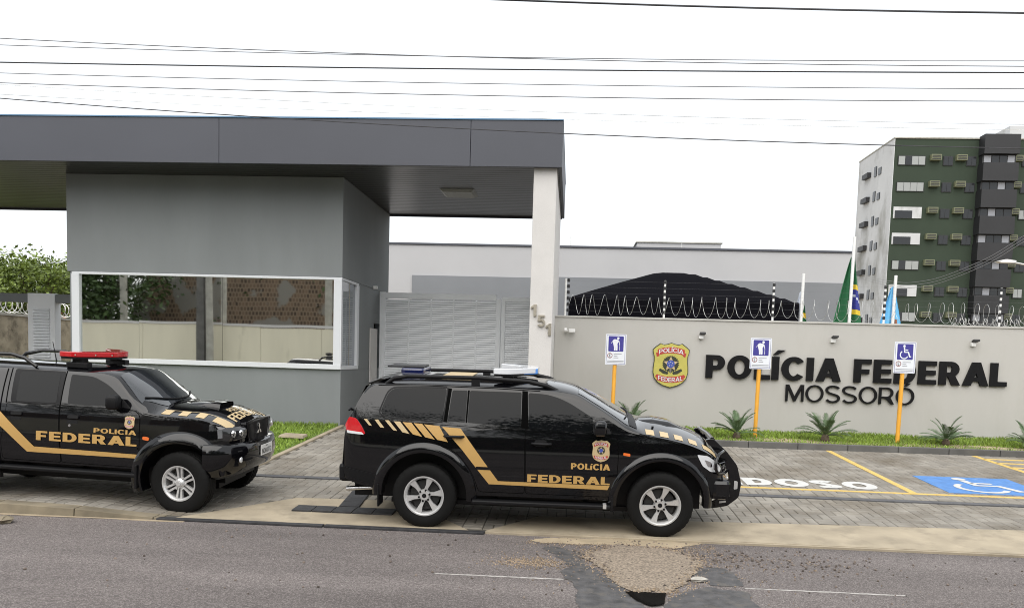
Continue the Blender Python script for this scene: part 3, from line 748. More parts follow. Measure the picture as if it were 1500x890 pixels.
# ---- cycads in the bed
def frond_mesh(L, seed):
    q = random.Random(seed); mb = MB(); N = 17
    def P(t): return Vector((L * (t - 0.06 * t * t), 0, L * (0.42 * t - 0.36 * t * t)))
    mb.tube([P(i / 8) for i in range(9)], [0.008 * (1 - 0.8 * i / 8) for i in range(9)], 4)
    for i in range(N):
        t = 0.12 + 0.88 * i / (N - 1); p = P(t); ln = L * 0.30 * math.sin(math.pi * (0.18 + 0.75 * t)) + 0.015
        for s in (-1, 1):
            d = Vector((0.85, s * 0.55, 0.26)).normalized() * ln * 0.85 * q.uniform(0.85, 1.1); w = 0.012
            k = len(mb.v); o = Vector((w, 0, 0))
            mb.v += [tuple(p - o), tuple(p + o), tuple(p + d * 0.6 + o * 0.9 - Vector((0, 0, 0.004))), tuple(p + d - Vector((0, 0, 0.018)))]
            mb.face((k, k + 1, k + 2)); mb.face((k, k + 2, k + 3))
    me = bpy.data.meshes.new('frond'); me.from_pydata(mb.v, [], mb.f); me.materials.append(M_FROND); return me
FRONDS = [frond_mesh(0.58, s) for s in range(4)]
def cycad(x, y, s, label, seed, n=23):
    q = random.Random(seed); z = bed_z(x, y) - 0.01
    t = thing('cycad', label, 'plant', (x, y, z), group='cycads in the bed below the wall')
    tr = MB(); tr.lathe([(0.0, 0.0), (0.055 * s, 0), (0.075 * s, 0.05 * s), (0.07 * s, 0.11 * s), (0.04 * s, 0.16 * s), (0.0, 0.17 * s)], 10, (x, y, z), 'z', lambda i, j, r: r * (1 + 0.15 * (j % 2)))
    tr.build('trunk', M_BARK, t)
    for i in range(n):
        o = bpy.data.objects.new('frond', FRONDS[i % 4]); COL.objects.link(o); o.parent = t
        o.location = (0, 0, 0.12 * s); lift = q.choice([-0.05, 0.15, 0.3, 0.55, 0.8, 1.05])
        o.rotation_euler = (q.uniform(-0.2, 0.2), -lift, i * 2.399 + q.uniform(-0.3, 0.3)); k = s * q.uniform(0.8, 1.1); o.scale = (k, k, k)
cycad(1.33, 17.95, 1.1, 'cycad showing only its top above the bonnet of the black SUV', 1)
cycad(3.60, 17.75, 1.0, 'cycad between bull bar and middle sign post', 2)
cycad(5.45, 17.72, 1.06, 'cycad below the word MOSSORÓ, left of the wheelchair sign', 3)
cycad(7.95, 17.75, 0.94, 'cycad just right of the wheelchair sign post', 4)
cycad(9.62, 17.75, 0.9, 'rightmost cycad, cut by the right edge of the picture', 5)

# ================================================================== GUARD HOUSE AND CANOPY
gh = thing('guard_house', 'dark grey guard house with a wide mirrored corner window', 'guard house', (-8.35, 18, 0.45))
mb = MB(); mb.box(-11.54, -5.15, 17.98, 22.56, 3.77, 5.952)
mb.build('upper_wall', M_BOX, gh, bevel=0.008)
mb = MB(); mb.box(-11.50, -5.165, 18.0, 22.54, 0.3, 1.72); mb.build('lower_wall', M_BOX, gh, bevel=0.008)
# side wall behind the corner window, with the doorway
mb = MB(); mb.box(-11.50, -11.36, 18.02, 22.52, 1.72, 3.77); mb.box(-5.34, -5.165, 19.42, 21.0, 1.72, 3.77); mb.box(-5.34, -5.165, 21.85, 22.54, 1.72, 3.77)
mb.box(-5.34, -5.165, 21.0, 21.85, 2.9, 3.77); mb.box(-11.36, -5.34, 22.4, 22.52, 1.72, 3.77)
mb.build('side_wall', M_BOX, gh)
box('interior', M_DARK, gh, -11.3, -5.36, 18.35, 22.35, 1.74, 3.75)
d = box('door', M_PILLAR, gh, -5.16, -5.13, 20.55, 21.25, 0.55, 2.75)
fr = MB(); fr.box(-11.42, -5.15, 17.93, 18.06, 1.72, 1.83); fr.box(-11.42, -5.15, 17.955, 18.05, 3.71, 3.765); fr.box(-11.42, -11.24, 17.94, 18.06, 1.80, 3.71)
fr.box(-5.33, -5.15, 17.94, 18.06, 1.80, 3.71)
fr.box(-5.23, -5.145, 18.06, 19.42, 1.72, 1.80); fr.box(-5.23, -5.155, 18.06, 19.42, 3.71, 3.765); fr.box(-5.24, -5.145, 19.28, 19.45, 1.80, 3.71)
frame = fr.build('window_frame', M_WHITE, gh, bevel=0.006)
for a, b, tl in ((-11.24, -9.86, 0.0025), (-9.855, -7.9, -0.002), (-7.895, -5.33, 0.0015)):
    MB().add([(a, 18.0, 1.80), (b, 18.0 + tl, 1.80), (b, 18.0 + tl * 1.5, 3.71), (a, 18.0 + tl * 0.5, 3.71)], [(0, 1, 2, 3)]).build('pane', M_MIRROR, gh)
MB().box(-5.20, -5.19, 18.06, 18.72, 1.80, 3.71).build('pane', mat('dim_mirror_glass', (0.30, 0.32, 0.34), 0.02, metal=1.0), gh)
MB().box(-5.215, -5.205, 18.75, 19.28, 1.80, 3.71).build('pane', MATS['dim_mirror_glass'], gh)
box('mullion', M_STEEL, gh, -5.22, -5.185, 18.72, 18.75, 1.8, 3.71)
MB().lathe([(0, 0), (0.05, 0), (0.05, 0.09), (0.035, 0.1), (0.0, 0.1)], 12, (-5.15, 20.85, 3.80), 'x').build('camera_dome', M_PLASTW, gh, smooth=40)

cn = thing('entrance_canopy', 'long dark grey flat entrance canopy over guard house and gate', 'canopy', (-6, 16.7, 5.93))
for a, b in ((-18.3, -12.85), (-12.84, -7.42), (-7.41, -2.19), (-2.18, -0.328)):
    MB().box(a, b, 16.70, 16.76, 5.93, 6.84).build('fascia_panel', M_FASCIA, cn, bevel=0.004)
box('side_fascia', M_FASCIA, cn, -0.388, -0.328, 16.765, 22.65, 5.93, 6.84)
box('rear_fascia', M_FASCIA, cn, -18.3, -0.393, 22.59, 22.65, 5.91, 6.84)
box('side_fascia', M_FASCIA, cn, -18.3, -18.24, 16.765, 22.58, 5.93, 6.84)
MB().box(-18.3, -0.32, 16.68, 22.66, 6.845, 6.872).build('roof_flashing', M_CAP, cn)
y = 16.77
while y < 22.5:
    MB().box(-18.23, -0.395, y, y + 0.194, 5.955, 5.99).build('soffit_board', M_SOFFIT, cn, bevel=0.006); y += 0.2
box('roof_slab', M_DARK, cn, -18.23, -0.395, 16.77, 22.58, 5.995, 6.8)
MB().add([(-3.2, 19.05, 5.953), (-2.38, 19.05, 5.953), (-2.38, 19.9, 5.953), (-3.2, 19.9, 5.953), (-3.12, 19.13, 5.90), (-2.46, 19.13, 5.90), (-2.46, 19.82, 5.90), (-3.12, 19.82, 5.90)],
         [(0, 1, 2, 3), (7, 6, 5, 4), (0, 4, 5, 1), (1, 5, 6, 2), (2, 6, 7, 3), (3, 7, 4, 0)]).build('soffit_lamp', mat('lamp_cover', (0.22, 0.22, 0.2), 0.4), cn)
box('end_wall', M_PILLAR, cn, -18.2, -17.7, 17.0, 22.5, 0.3, 5.95)

pl = thing('pillar_wall', 'pale plastered pillar wall with metal house number under the canopy', 'pillar', (-0.65, 16.85, 0.4))
MB().box(-0.895, -0.425, 16.85, 22.4, 0.3, 5.952).build('wall_slab', M_PILLAR, pl, bevel=0.012)
for ch, x0, z0 in (('1', -0.868, 2.96), ('5', -0.735, 2.745), ('1', -0.555, 2.575)):
    v, f = fit_text(ch, x0, x0 + (0.165 if ch == '5' else 0.115), z0, z0 + 0.24, 0.03)
    mb = MB(); solid_text(mb, v, f, lambda x, z: (x, 16.848, z), lambda x, z: (x, 16.80, z)); mb.build('house_numeral', M_STEEL, pl)

# ---- sliding gate with louvres
gt = thing('louvred_gate', 'grey metal sliding gate of horizontal louvres', 'gate', (-3.3, 21.5, 0.62))
def louvre(parent, x0, x1, z0, z1, y, posts, pitch=0.06):
    z = z0
    tilt = 0.010
    me = None
    while z < z1 - 0.02:
        if me is None:
            m0 = MB(); m0.add([(x0, y, 0), (x1, y, 0), (x1, y + tilt, pitch * 0.84), (x0, y + tilt, pitch * 0.84), (x0, y + 0.012, 0), (x1, y + 0.012, 0), (x1, y + tilt + 0.012, pitch * 0.84), (x0, y + tilt + 0.012, pitch * 0.84)],
                              [(0, 1, 2, 3), (7, 6, 5, 4), (0, 4, 5, 1), (1, 5, 6, 2), (2, 6, 7, 3), (3, 7, 4, 0)])
            ob = m0.build('slat', M_GATE, parent); me = ob.data
        else:
            ob = bpy.data.objects.new('slat', me); COL.objects.link(ob); ob.parent = parent
        ob.location = (0, 0, z); z += pitch
    for px in posts: box('upright', M_GATE, parent, px - 0.02, px + 0.02, y - 0.012, y - 0.002, z0, z1)
box('frame', M_GATE, gt, -5.12, -4.98, 21.45, 21.55, 0.65, 3.74)
box('frame', M_GATE, gt, -2.02, -1.9, 21.45, 21.55, 0.65, 3.62)
box('frame', M_GATE, gt, -4.98, -2.02, 21.45, 21.55, 3.58, 3.73)
box('frame', M_GATE, gt, -4.98, -2.02, 21.45, 21.55, 0.65, 0.8)
louvre(gt, -4.98, -2.02, 0.8, 3.58, 21.48, [-4.35, -3.75, -3.15, -2.55])
box('backing', mat('gate_back', (0.36, 0.38, 0.40), 0.6), gt, -4.97, -2.03, 21.53, 21.54, 0.82, 3.56)
g2 = thing('louvred_door', 'narrow grey louvred door between sliding gate and pillar', 'door', (-1.4, 21.5, 0.62))
box('frame', M_GATE, g2, -1.88, -1.78, 21.44, 21.54, 0.65, 3.68); box('frame', M_GATE, g2, -1.10, -0.95, 21.44, 21.54, 0.65, 3.68)
box('frame', M_GATE, g2, -1.78, -1.10, 21.44, 21.54, 3.56, 3.68); box('frame', M_GATE, g2, -1.78, -1.10, 21.44, 21.54, 0.65, 0.75)
louvre(g2, -1.78, -1.10, 0.75, 3.56, 21.47, [])
box('backing', MATS['gate_back'], g2, -1.77, -1.11, 21.52, 21.53, 0.77, 3.54)

# ================================================================== BOUNDARY WALL, LETTERS, SHIELD
bw = thing('boundary_wall', 'pale grey rendered boundary wall carrying the black lettering', 'wall', (6.8, 19.3, 0.5))
MB().box(-0.42, 17.0, 19.3, 19.5, 0.2, 3.08).build('wall_slab', M_WALL, bw)
MB().box(-0.42, 17.02, 19.275, 19.525, 3.083, 3.125).build('coping', M_WALL, bw, bevel=0.006)
def letter_row(name, s, x0, x1, z0, z1, bold, label, depth):
    t = thing(name, label, 'lettering', (x0, 19.3, z0))
    g, W = word_glyphs(s, bold)
    for ch, c in g:
        a, f = glyph_mesh(c); v = [(x0 + p[0] / W * (x1 - x0), z0 + p[1] * (z1 - z0)) for p in a]
        mb = MB(); solid_text(mb, v, f, lambda x, z: (x, 19.297, z), lambda x, z: (x, 19.297 - depth, z)); mb.build('letter', M_BLACKL, t)
letter_row('wall_lettering', 'POLÍCIA FEDERAL', 3.12, 9.84, 1.765, 2.30, 0.05, 'large black letters POLÍCIA FEDERAL on the wall', 0.06)
letter_row('wall_lettering', 'MOSSORÓ', 4.97, 7.86, 1.285, 1.67, 0.012, 'thinner black letters MOSSORÓ on the wall', 0.05)

def shield_outline(n=5):
    """unit shield: width 1, height ~1.2, centred"""
    half = [(0.0, 0.62), (0.10, 0.585), (0.20, 0.565), (0.30, 0.60), (0.36, 0.55), (0.43, 0.50), (0.50, 0.43), (0.49, 0.34), (0.46, 0.25), (0.455, 0.12), (0.475, -0.05), (0.48, -0.20), (0.44, -0.36), (0.34, -0.48), (0.20, -0.56), (0.0, -0.62)]
    return half + [(-x, z) for x, z in half[-2:0:-1]]
def ribbon(z, bow, hw, hh):
    top = [(-hw + 2 * hw * i / 10, z + hh + bow * (1 - (2 * i / 10 - 1) ** 2)) for i in range(11)]
    bot = [(hw - 2 * hw * i / 10, z - hh + bow * (1 - (1 - 2 * i / 10) ** 2)) for i in range(11)]
    tail = [(hw + 0.0, z - hh), (hw + 0.02, z - hh - 0.09), (hw - 0.05, z - hh - 0.05)]
    return top + bot
def emblem(parent, place, sc, base_m, small=False):
    """place(u, w, lift) -> xyz ; builds the coat-of-arms shield as children"""
    def sheet(name, poly, m, l0, l1, par):
        v, f, b = tri_patch(poly, 0.12); mb = MB(); mb.v = [place(p[0] * sc, p[1] * sc, l1) for p in v]
        for t in f: mb.face(t)
        k = len(mb.v); n = len(b); mb.v += [place(p[0] * sc, p[1] * sc, l1) for p in b] + [place(p[0] * sc, p[1] * sc, l0) for p in b]
        for i in range(n): mb.face((k + i, k + (i + 1) % n, k + n + (i + 1) % n, k + n + i))
        return mb.build(name, m, par)
    out = shield_outline(); e = 1.0 if small else 3.0; s0 = 0.001 * e
    bk = sheet('shield_rim', [(x * 1.04, z * 1.035) for x, z in out], M_DGREEN if not small else M_GOLDL, -0.003 * e, 2 * s0 + (0 if small else 0.03), parent)
    L = 2 * s0 + (0 if small else 0.03)
    pt = sheet('shield_plate', out, base_m, L - s0, L + s0, parent)
    for z, bow, w, name, hh in ((0.36, 0.07, 0.38, 'POLÍCIA', 0.085), (-0.34, -0.07, 0.38, 'FEDERAL', 0.085)):
        sheet('ribbon', ribbon(z, bow, w, hh), M_RED, L, L + 2.2 * s0, parent)
        for sx in (-1, 1):
            sheet('ribbon_tail', [(sx * 0.34, z - 0.02), (sx * 0.43, z + 0.0), (sx * 0.40, z - 0.13 + (0.2 if z < 0 else 0)), (sx * 0.33, z - 0.10 + (0.17 if z < 0 else 0))], M_RED, L, L + 1.6 * s0, parent)
        tv, tf = fit_text(name, -w * 0.9, w * 0.9, -0.062, 0.062, 0.02, 'E')
        mb = MB(); mb.v = [place(x * sc, (z + zz + bow * (1 - (x / w) ** 2)) * sc, L + 3.4 * s0) for x, zz in tv]
        for t in tf: mb.face(t)
        mb.build('ribbon_lettering', M_WHITE, parent)
    ring = [(0.245 * math.cos(R(a * 7.5)) * (1 if a % 2 else 0.86), 0.04 + 0.245 * math.sin(R(a * 7.5)) * (1 if a % 2 else 0.86)) for a in range(48)]
    sheet('wreath', ring, M_DGREEN, L, L + 2 * s0, parent)
    star = [((0.215 if i % 2 == 0 else 0.10) * math.sin(R(36 * i)), 0.04 + (0.215 if i % 2 == 0 else 0.10) * math.cos(R(36 * i))) for i in range(10)]
    sheet('star', star, M_GOLDL, L, L + 3.2 * s0, parent)
    sheet('disc', circle(0, 0.04, 0.11, 20), M_BLUE, L, L + 4.2 * s0, parent)
    if not small:
        for i in range(5):
            a = R(72 * i + 20); sheet('small_star', circle(0.055 * math.cos(a), 0.04 + 0.055 * math.sin(a), 0.012, 8), M_WHITE, L, L + 5 * s0, parent)
        for sx in (-1, 1):
            sheet('scroll', [(sx * 0.05, -0.20), (sx * 0.30, -0.09), (sx * 0.33, -0.15), (sx * 0.20, -0.24), (sx * 0.08, -0.26)], M_DGREEN, L, L + 2.6 * s0, parent)
        sheet('sword', [(-0.02, -0.22), (0.02, -0.22), (0.03, 0.0), (-0.03, 0.0)], M_STEEL, L, L + 2.4 * s0, parent)
sh = thing('police_shield', 'gold and red police shield mounted on the wall', 'emblem', (2.31, 19.3, 2.03))
emblem(sh, lambda u, w, l: (2.31 + u, 19.297 - l, 2.03 + w), 0.82, M_SHIELD)

# flood lights and camera on the wall
for x, nm in ((2.97, 'above the shield'), (5.96, 'above the letters I and A'), (9.07, 'above the end of the lettering')):
    t = thing('flood_light', 'small black and white flood light on the wall %s' % nm, 'flood light', (x, 19.3, 2.75), group='flood lights on the wall')
    MB().box(x - 0.04, x + 0.06, 19.22, 19.298, 2.66, 2.74).build('junction_box', M_PLASTW, t, bevel=0.008)
    MB().add([(x - 0.03, 19.26, 2.75), (x + 0.10, 19.26, 2.75), (x + 0.10, 19.13, 2.775), (x - 0.03, 19.13, 2.775), (x - 0.03, 19.27, 2.795), (x + 0.10, 19.27, 2.795), (x + 0.10, 19.14, 2.82), (x - 0.03, 19.14, 2.82)],
             [(3, 2, 1, 0), (4, 5, 6, 7), (0, 1, 5, 4), (1, 2, 6, 5), (2, 3, 7, 6), (3, 0, 4, 7)]).build('lamp_head', M_PLASTB, t, bevel=0.008)
t = thing('wall_camera', 'white camera at the left end of the wall', 'camera', (-0.08, 19.3, 2.77))
MB().box(-0.09, 0.06, 19.12, 19.24, 2.73, 2.81).build('housing', M_PLASTW, t, bevel=0.01)
MB().lathe([(0, 0), (0.05, 0), (0.05, 0.05), (0, 0.055)], 12, (-0.19, 19.2, 2.78), 'x').build('mount', M_PLASTW, t, smooth=40)
box('bracket', M_PLASTW, t, -0.16, -0.12, 19.2, 19.298, 2.75, 2.79)

# electric fence posts, wires, razor coil
for i, x in enumerate((-0.19, 2.12, 4.62, 7.13, 9.69, 12.2)):
    nm = ['at the pillar', 'left of the tent peak', 'right of the tent peak', 'in front of the white gable', 'before the dark balcony tower', 'at the far right'][i]
    t = thing('fence_post', 'black and white electric fence post %s' % nm, 'fence post', (x, 19.42, 3.12), group='electric fence posts')
    MB().tube([(x, 19.42, 3.10), (x, 19.42, 4.0)], 0.024, 8).build('rod', M_PLASTW, t)
    for k in range(6):
        z = 3.22 + 0.14 * k
        dx = 0.06 if i == 0 else 0.0
        MB().lathe([(0.0, 0), (0.030, 0), (0.034, 0.03), (0.030, 0.075), (0.0, 0.075)], 8, (x + dx, 19.42, z), 'z').build('insulator', M_PLASTB, t)
for k in range(6):
    z = 3.25 + 0.14 * k
    tag(MB().tube([(-0.19, 19.385, z), (2.12, 19.385, z), (4.62, 19.385, z), (7.13, 19.385, z), (9.69, 19.385, z), (12.2, 19.385, z)], 0.0008, 4).build('fence_wire', M_CABLEG),
        'thin electric fence wire, %s from the top' % ['lowest, sixth', 'fifth', 'fourth', 'third', 'second', 'first'][k], 'wire', 'electric fence wires')
def coil(name, p0, p1, rad, pitch, wire, label, phase=0.0, seed=0, sag=0.0):
    q = random.Random(seed); p0 = Vector(p0); p1 = Vector(p1); L = (p1 - p0).length; d = (p1 - p0) / L; side = d.cross(Vector((0, 0, 1))).normalized(); pts = []
    n = int(L / pitch * 14)
    for i in range(n + 1):
        s = L * i / n; a = 2 * math.pi * s / pitch + phase; rr = rad * (1 + 0.10 * math.sin(s * 2.3 + seed))
        pts.append(p0 + d * (s + 0.04 * math.sin(a * 0.31)) + Vector((0, 0, 1)) * (rr * math.sin(a)) + side * (rr * math.cos(a)))
    return tag(MB().tube(pts, wire, 4).build(name, M_WIRE, smooth=60), label, 'razor wire', 'razor wire coils')
coil('razor_wire', (-0.1, 19.42, 3.40), (14, 19.42, 3.40), 0.22, 0.255, 0.0038, 'loose razor wire coil along the top of the lettered wall')
coil('razor_wire', (8.6, 19.42, 3.22), (14, 19.42, 3.22), 0.085, 0.07, 0.004, 'tight low razor wire coil at the right end of the wall', 0.5, 3)

# ---- parking signs
def parking_sign(x, label, kind, lean):
    y = 18.1; zb = bed_z(x, y)
    t = thing('parking_sign', label, 'sign', (x, y, zb), group='blue parking signs on yellow posts')
    MB().tube([(x - 0.02 * lean, y, zb - 0.1), (x + 0.0, y, 2.35)], 0.044, 12).build('post', M_POST, t, smooth=40)
    def P(u, w, l): return (x + 0.005 + u, y - 0.048 - l, 2.345 + w)
    def plate(name, poly, m, l0, l1, par=t):
        mb = MB(); n = len(poly); mb.add([P(p[0], p[1], l1) for p in poly] + [P(p[0], p[1], l0) for p in poly], [tuple(range(n)), tuple(range(2 * n - 1, n - 1, -1))] + [(i, i + n, (i + 1) % n + n, (i + 1) % n) for i in range(n)])
        return mb.build(name, m, par)
    bd = plate('board', rpoly([(-0.225, -0.335), (0.225, -0.335), (0.225, 0.335), (-0.225, 0.335)], 0.02), M_SIGNW, 0.0, 0.006)
    for a, b, c, d in ((-0.205, 0.205, -0.318, -0.312), (-0.205, 0.205, 0.312, 0.318), (-0.205, -0.199, -0.318, 0.318), (0.199, 0.205, -0.318, 0.318)):
        plate('border', [(a, c), (b, c), (b, d), (a, d)], M_SIGNB, 0.006, 0.0075, bd)
    plate('pictogram_field', rpoly([(-0.165, -0.045), (0.165, -0.045), (0.165, 0.29), (-0.165, 0.29)], 0.02), M_SIGNB, 0.006, 0.009, bd)
    mb = MB()
    if kind == 'wheelchair':
        for v, f in wheelchair(lambda a, b: (-0.15 + 0.3 * a, -0.035 + 0.31 * b)):
            k = len(mb.v); mb.v += [P(p[0], p[1], 0.011) for p in v]
            for q_ in f: mb.face([k + i for i in q_])
    else:   # stooped walker with a cane
        def ap(poly):
            k = len(mb.v); mb.v += [P(p[0], p[1], 0.011) for p in poly]; mb.face(range(k, k + len(poly)))
        ap(circle(0.045, 0.245, 0.027, 14))
        ap([(0.015, 0.215), (0.055, 0.205), (0.06, 0.17), (0.03, 0.12), (0.035, 0.06), (-0.045, 0.06), (-0.055, 0.10), (-0.075, 0.16), (-0.07, 0.20), (-0.03, 0.225)])
        ap([(-0.045, 0.062), (0.0, 0.062), (-0.005, -0.025), (-0.04, -0.025)]); ap([(0.0, 0.062), (0.036, 0.062), (0.035, -0.025), (0.005, -0.025)])
        ap([(0.055, 0.19), (0.07, 0.185), (0.085, 0.10), (0.072, 0.10)]); ap([(0.076, 0.10), (0.084, 0.10), (0.084, -0.025), (0.076, -0.025)])
        ap([(-0.08, 0.18), (-0.065, 0.19), (-0.10, 0.13), (-0.105, 0.14)])
    mb.build('pictogram', M_SIGNW, bd)
    mb = MB(); n = 24
    for i in range(n):
        a = 2 * math.pi * i / n
        mb.v += [P(-0.125 + 0.057 * math.cos(a), -0.135 + 0.057 * math.sin(a), 0.0085), P(-0.125 + 0.044 * math.cos(a), -0.135 + 0.044 * math.sin(a), 0.0085)]
    for i in range(n): mb.face((2 * i, 2 * i + 1, (2 * i + 3) % (2 * n), (2 * i + 2) % (2 * n)))
    mb.build('ring', mat('sign_ring_brown', (0.25, 0.07, 0.05), 0.5), bd)
    v, f = fit_text('E', -0.14, -0.108, -0.165, -0.105, 0.02); mb = MB(); mb.v = [P(a, b, 0.0085) for a, b in v]
    for q_ in f: mb.face(q_)
    mb.build('ring_letter', M_PLASTB, bd)
    mb = MB()
    for wd, zz in ((0.17, -0.10), (0.08, -0.14), (0.10, -0.18), (0.36, -0.25), (0.36, -0.28)):
        x0 = -0.04 if zz > -0.2 else -0.18; k = len(mb.v); mb.v += [P(x0, zz - 0.006, 0.0085), P(x0 + wd, zz - 0.006, 0.0085), P(x0 + wd, zz + 0.006, 0.0085), P(x0, zz + 0.006, 0.0085)]; mb.face((k, k + 1, k + 2, k + 3))
    mb.build('fine_print', M_SIGNG, bd)
parking_sign(0.955, 'elderly parking sign left of the shield', 'walker', 1)
parking_sign(4.08, 'elderly parking sign covering the L of POLÍCIA', 'walker', 1)
parking_sign(7.11, 'wheelchair parking sign covering the D of FEDERAL', 'wheelchair', 1)

# ================================================================== BEHIND THE WALL
bb = thing('office_building', 'long low pale building with a grey band behind the wall', 'building', (1.5, 32, 0.5))
MB().box(-12, 10.45, 32, 46, 0.4, 6.42).build('wall', M_BACKWALL, bb)
MB().box(-12.05, 10.5, 31.95, 46.05, 6.425, 6.50).build('roof_flashing', M_FASCIA, bb)
MB().box(-6.36, -1.5, 31.93, 31.995, 0.45, 5.24).build('grey_band', M_BAND, bb)
MB().box(-0.9, 10.46, 31.93, 31.995, 0.45, 5.29).build('grey_band', M_BAND, bb)
MB().box(2.45, 5.75, 33.2, 37, 6.50, 6.84).build('roof_box', M_BACKWALL, bb)
MB().box(2.40, 5.80, 33.15, 37.05, 6.845, 6.89).build('roof_box_cap', M_CONC, bb)
for x in (-1.6, -0.2, 4.1): MB().tube([(x, 32.3, 6.5), (x, 32.3, 6.95)], 0.012, 5).build('lightning_rod', M_WIRE, bb)

tn = thing('black_tent', 'black fabric tent with a curved peak behind the wall', 'tent', (3.2, 25, 0.6))
mb = MB(); n = 20; cx, cy, hx, hy = 3.28, 25.0 + 3.0, 3.42, 3.0
for i in range(n + 1):
    for j in range(n + 1):
        u = 2 * i / n - 1; w = 2 * j / n - 1; m_ = max(abs(u), abs(w)) if True else 0
        z = 3.98 + 1.28 * (1 - m_) ** 0.95
        z = z if z < 5.0 else 5.0 + 0.12 * (1 - math.exp(-(z - 5.0) / 0.12))
        mb.v.append((cx + hx * u, cy + hy * w, z))
for i in range(n):
    for j in range(n): a = i * (n + 1) + j; mb.face((a, a + n + 1, a + n + 2, a + 1))
mb.build('roof_canvas', M_TENT, tn, smooth=35)
mb = MB(); mb.box(cx - hx, cx + hx, cy - hy - 0.01, cy - hy + 0.0, 3.36, 3.985); mb.box(cx - hx - 0.01, cx - hx, cy - hy + 0.01, cy + hy, 3.36, 3.985); mb.box(cx + hx, cx + hx + 0.01, cy - hy + 0.01, cy + hy, 3.36, 3.985)
mb.box(cx - hx, cx + hx, cy + hy, cy + hy + 0.01, 2.6, 3.985)
mb.build('valance', M_TENT, tn)
for sx in (-1, 1):
    for sy in (-1, 1): MB().tube([(cx + sx * (hx - 0.08), cy + sy * (hy - 0.08), 0.5), (cx + sx * (hx - 0.08), cy + sy * (hy - 0.08), 3.97)], 0.035, 8).build('pole', M_WIRE, tn)

def flag(x, y, top, label, pat, drop, spread, seed):
    t = thing('flagpole', label, 'flagpole', (x, y, 0.5), group='flagpoles behind the wall')
    MB().tube([(x - 0.03, y, 0.4), (x, y, top)], [0.05, 0.045], 10).build('pole', M_PLASTW, t, smooth=40)
    q = random.Random(seed); nu, nv = 26, 30; mb = MB()
    for i in range(nu + 1):
        u = i / nu
        for j in range(nv + 1):
            w = j / nv; fall = 0.15 + 0.85 * w
            wide = spread * (0.15 + 0.85 * w ** 0.8)
            px = x + pat['off'] + wide * (u - pat['mid']) + 0.02 * math.sin(u * 9 + w * 3 + seed)
            py = y + 0.13 - 0.10 * math.sin(u * 16 + seed) * (0.4 + 0.6 * w) * 0.8
            mb.v.append((px, py, top - pat['start'] - drop * w - 0.12 * abs(u - pat['mid'])))
    for i in range(nu):
        for j in range(nv):
            a = i * (nv + 1) + j; mb.face((a, a + nv + 1, a + nv + 2, a + 1), pat['f']((i + 0.5) / nu, (j + 0.5) / nv))
    mb.build('flag_cloth', pat['m'], t, smooth=70, fix=False)
def brazil(u, w):
    if u < 0.52: return 0
    if 0.44 < w < 0.70 and u > 0.55: return 2 if not (0.50 < w - 0.2 * (u - 0.7) < 0.53) else 3
    if 0.36 < w < 0.78: return 1
    return 0
flag(8.2, 25.0, 5.95, 'tall white pole with the limp green, yellow and blue flag', dict(off=0.02, mid=0.55, start=0.55, f=brazil, m=[M_FLAGG, M_FLAGY, M_FLAGB, M_FLAGW]), 2.2, 0.95, 1)
flag(9.45, 25.0, 4.85, 'white pole with the sky blue flag', dict(off=0.0, mid=0.55, start=0.30, f=lambda u, w: 1 if (0.6 < u < 0.85 and 0.62 < w < 0.85) else 0, m=[M_FLAGS, M_FLAGR]), 1.5, 0.8, 2)
flag(6.79, 25.0, 4.85, 'short white pole with a white and green flag beside the tent', dict(off=0.0, mid=0.5, start=0.5, f=lambda u, w: 1 if u < 0.45 else (2 if 0.4 < w < 0.5 else 0), m=[M_FLAGG, M_FLAGW, M_FLAGY]), 1.5, 0.5, 3)

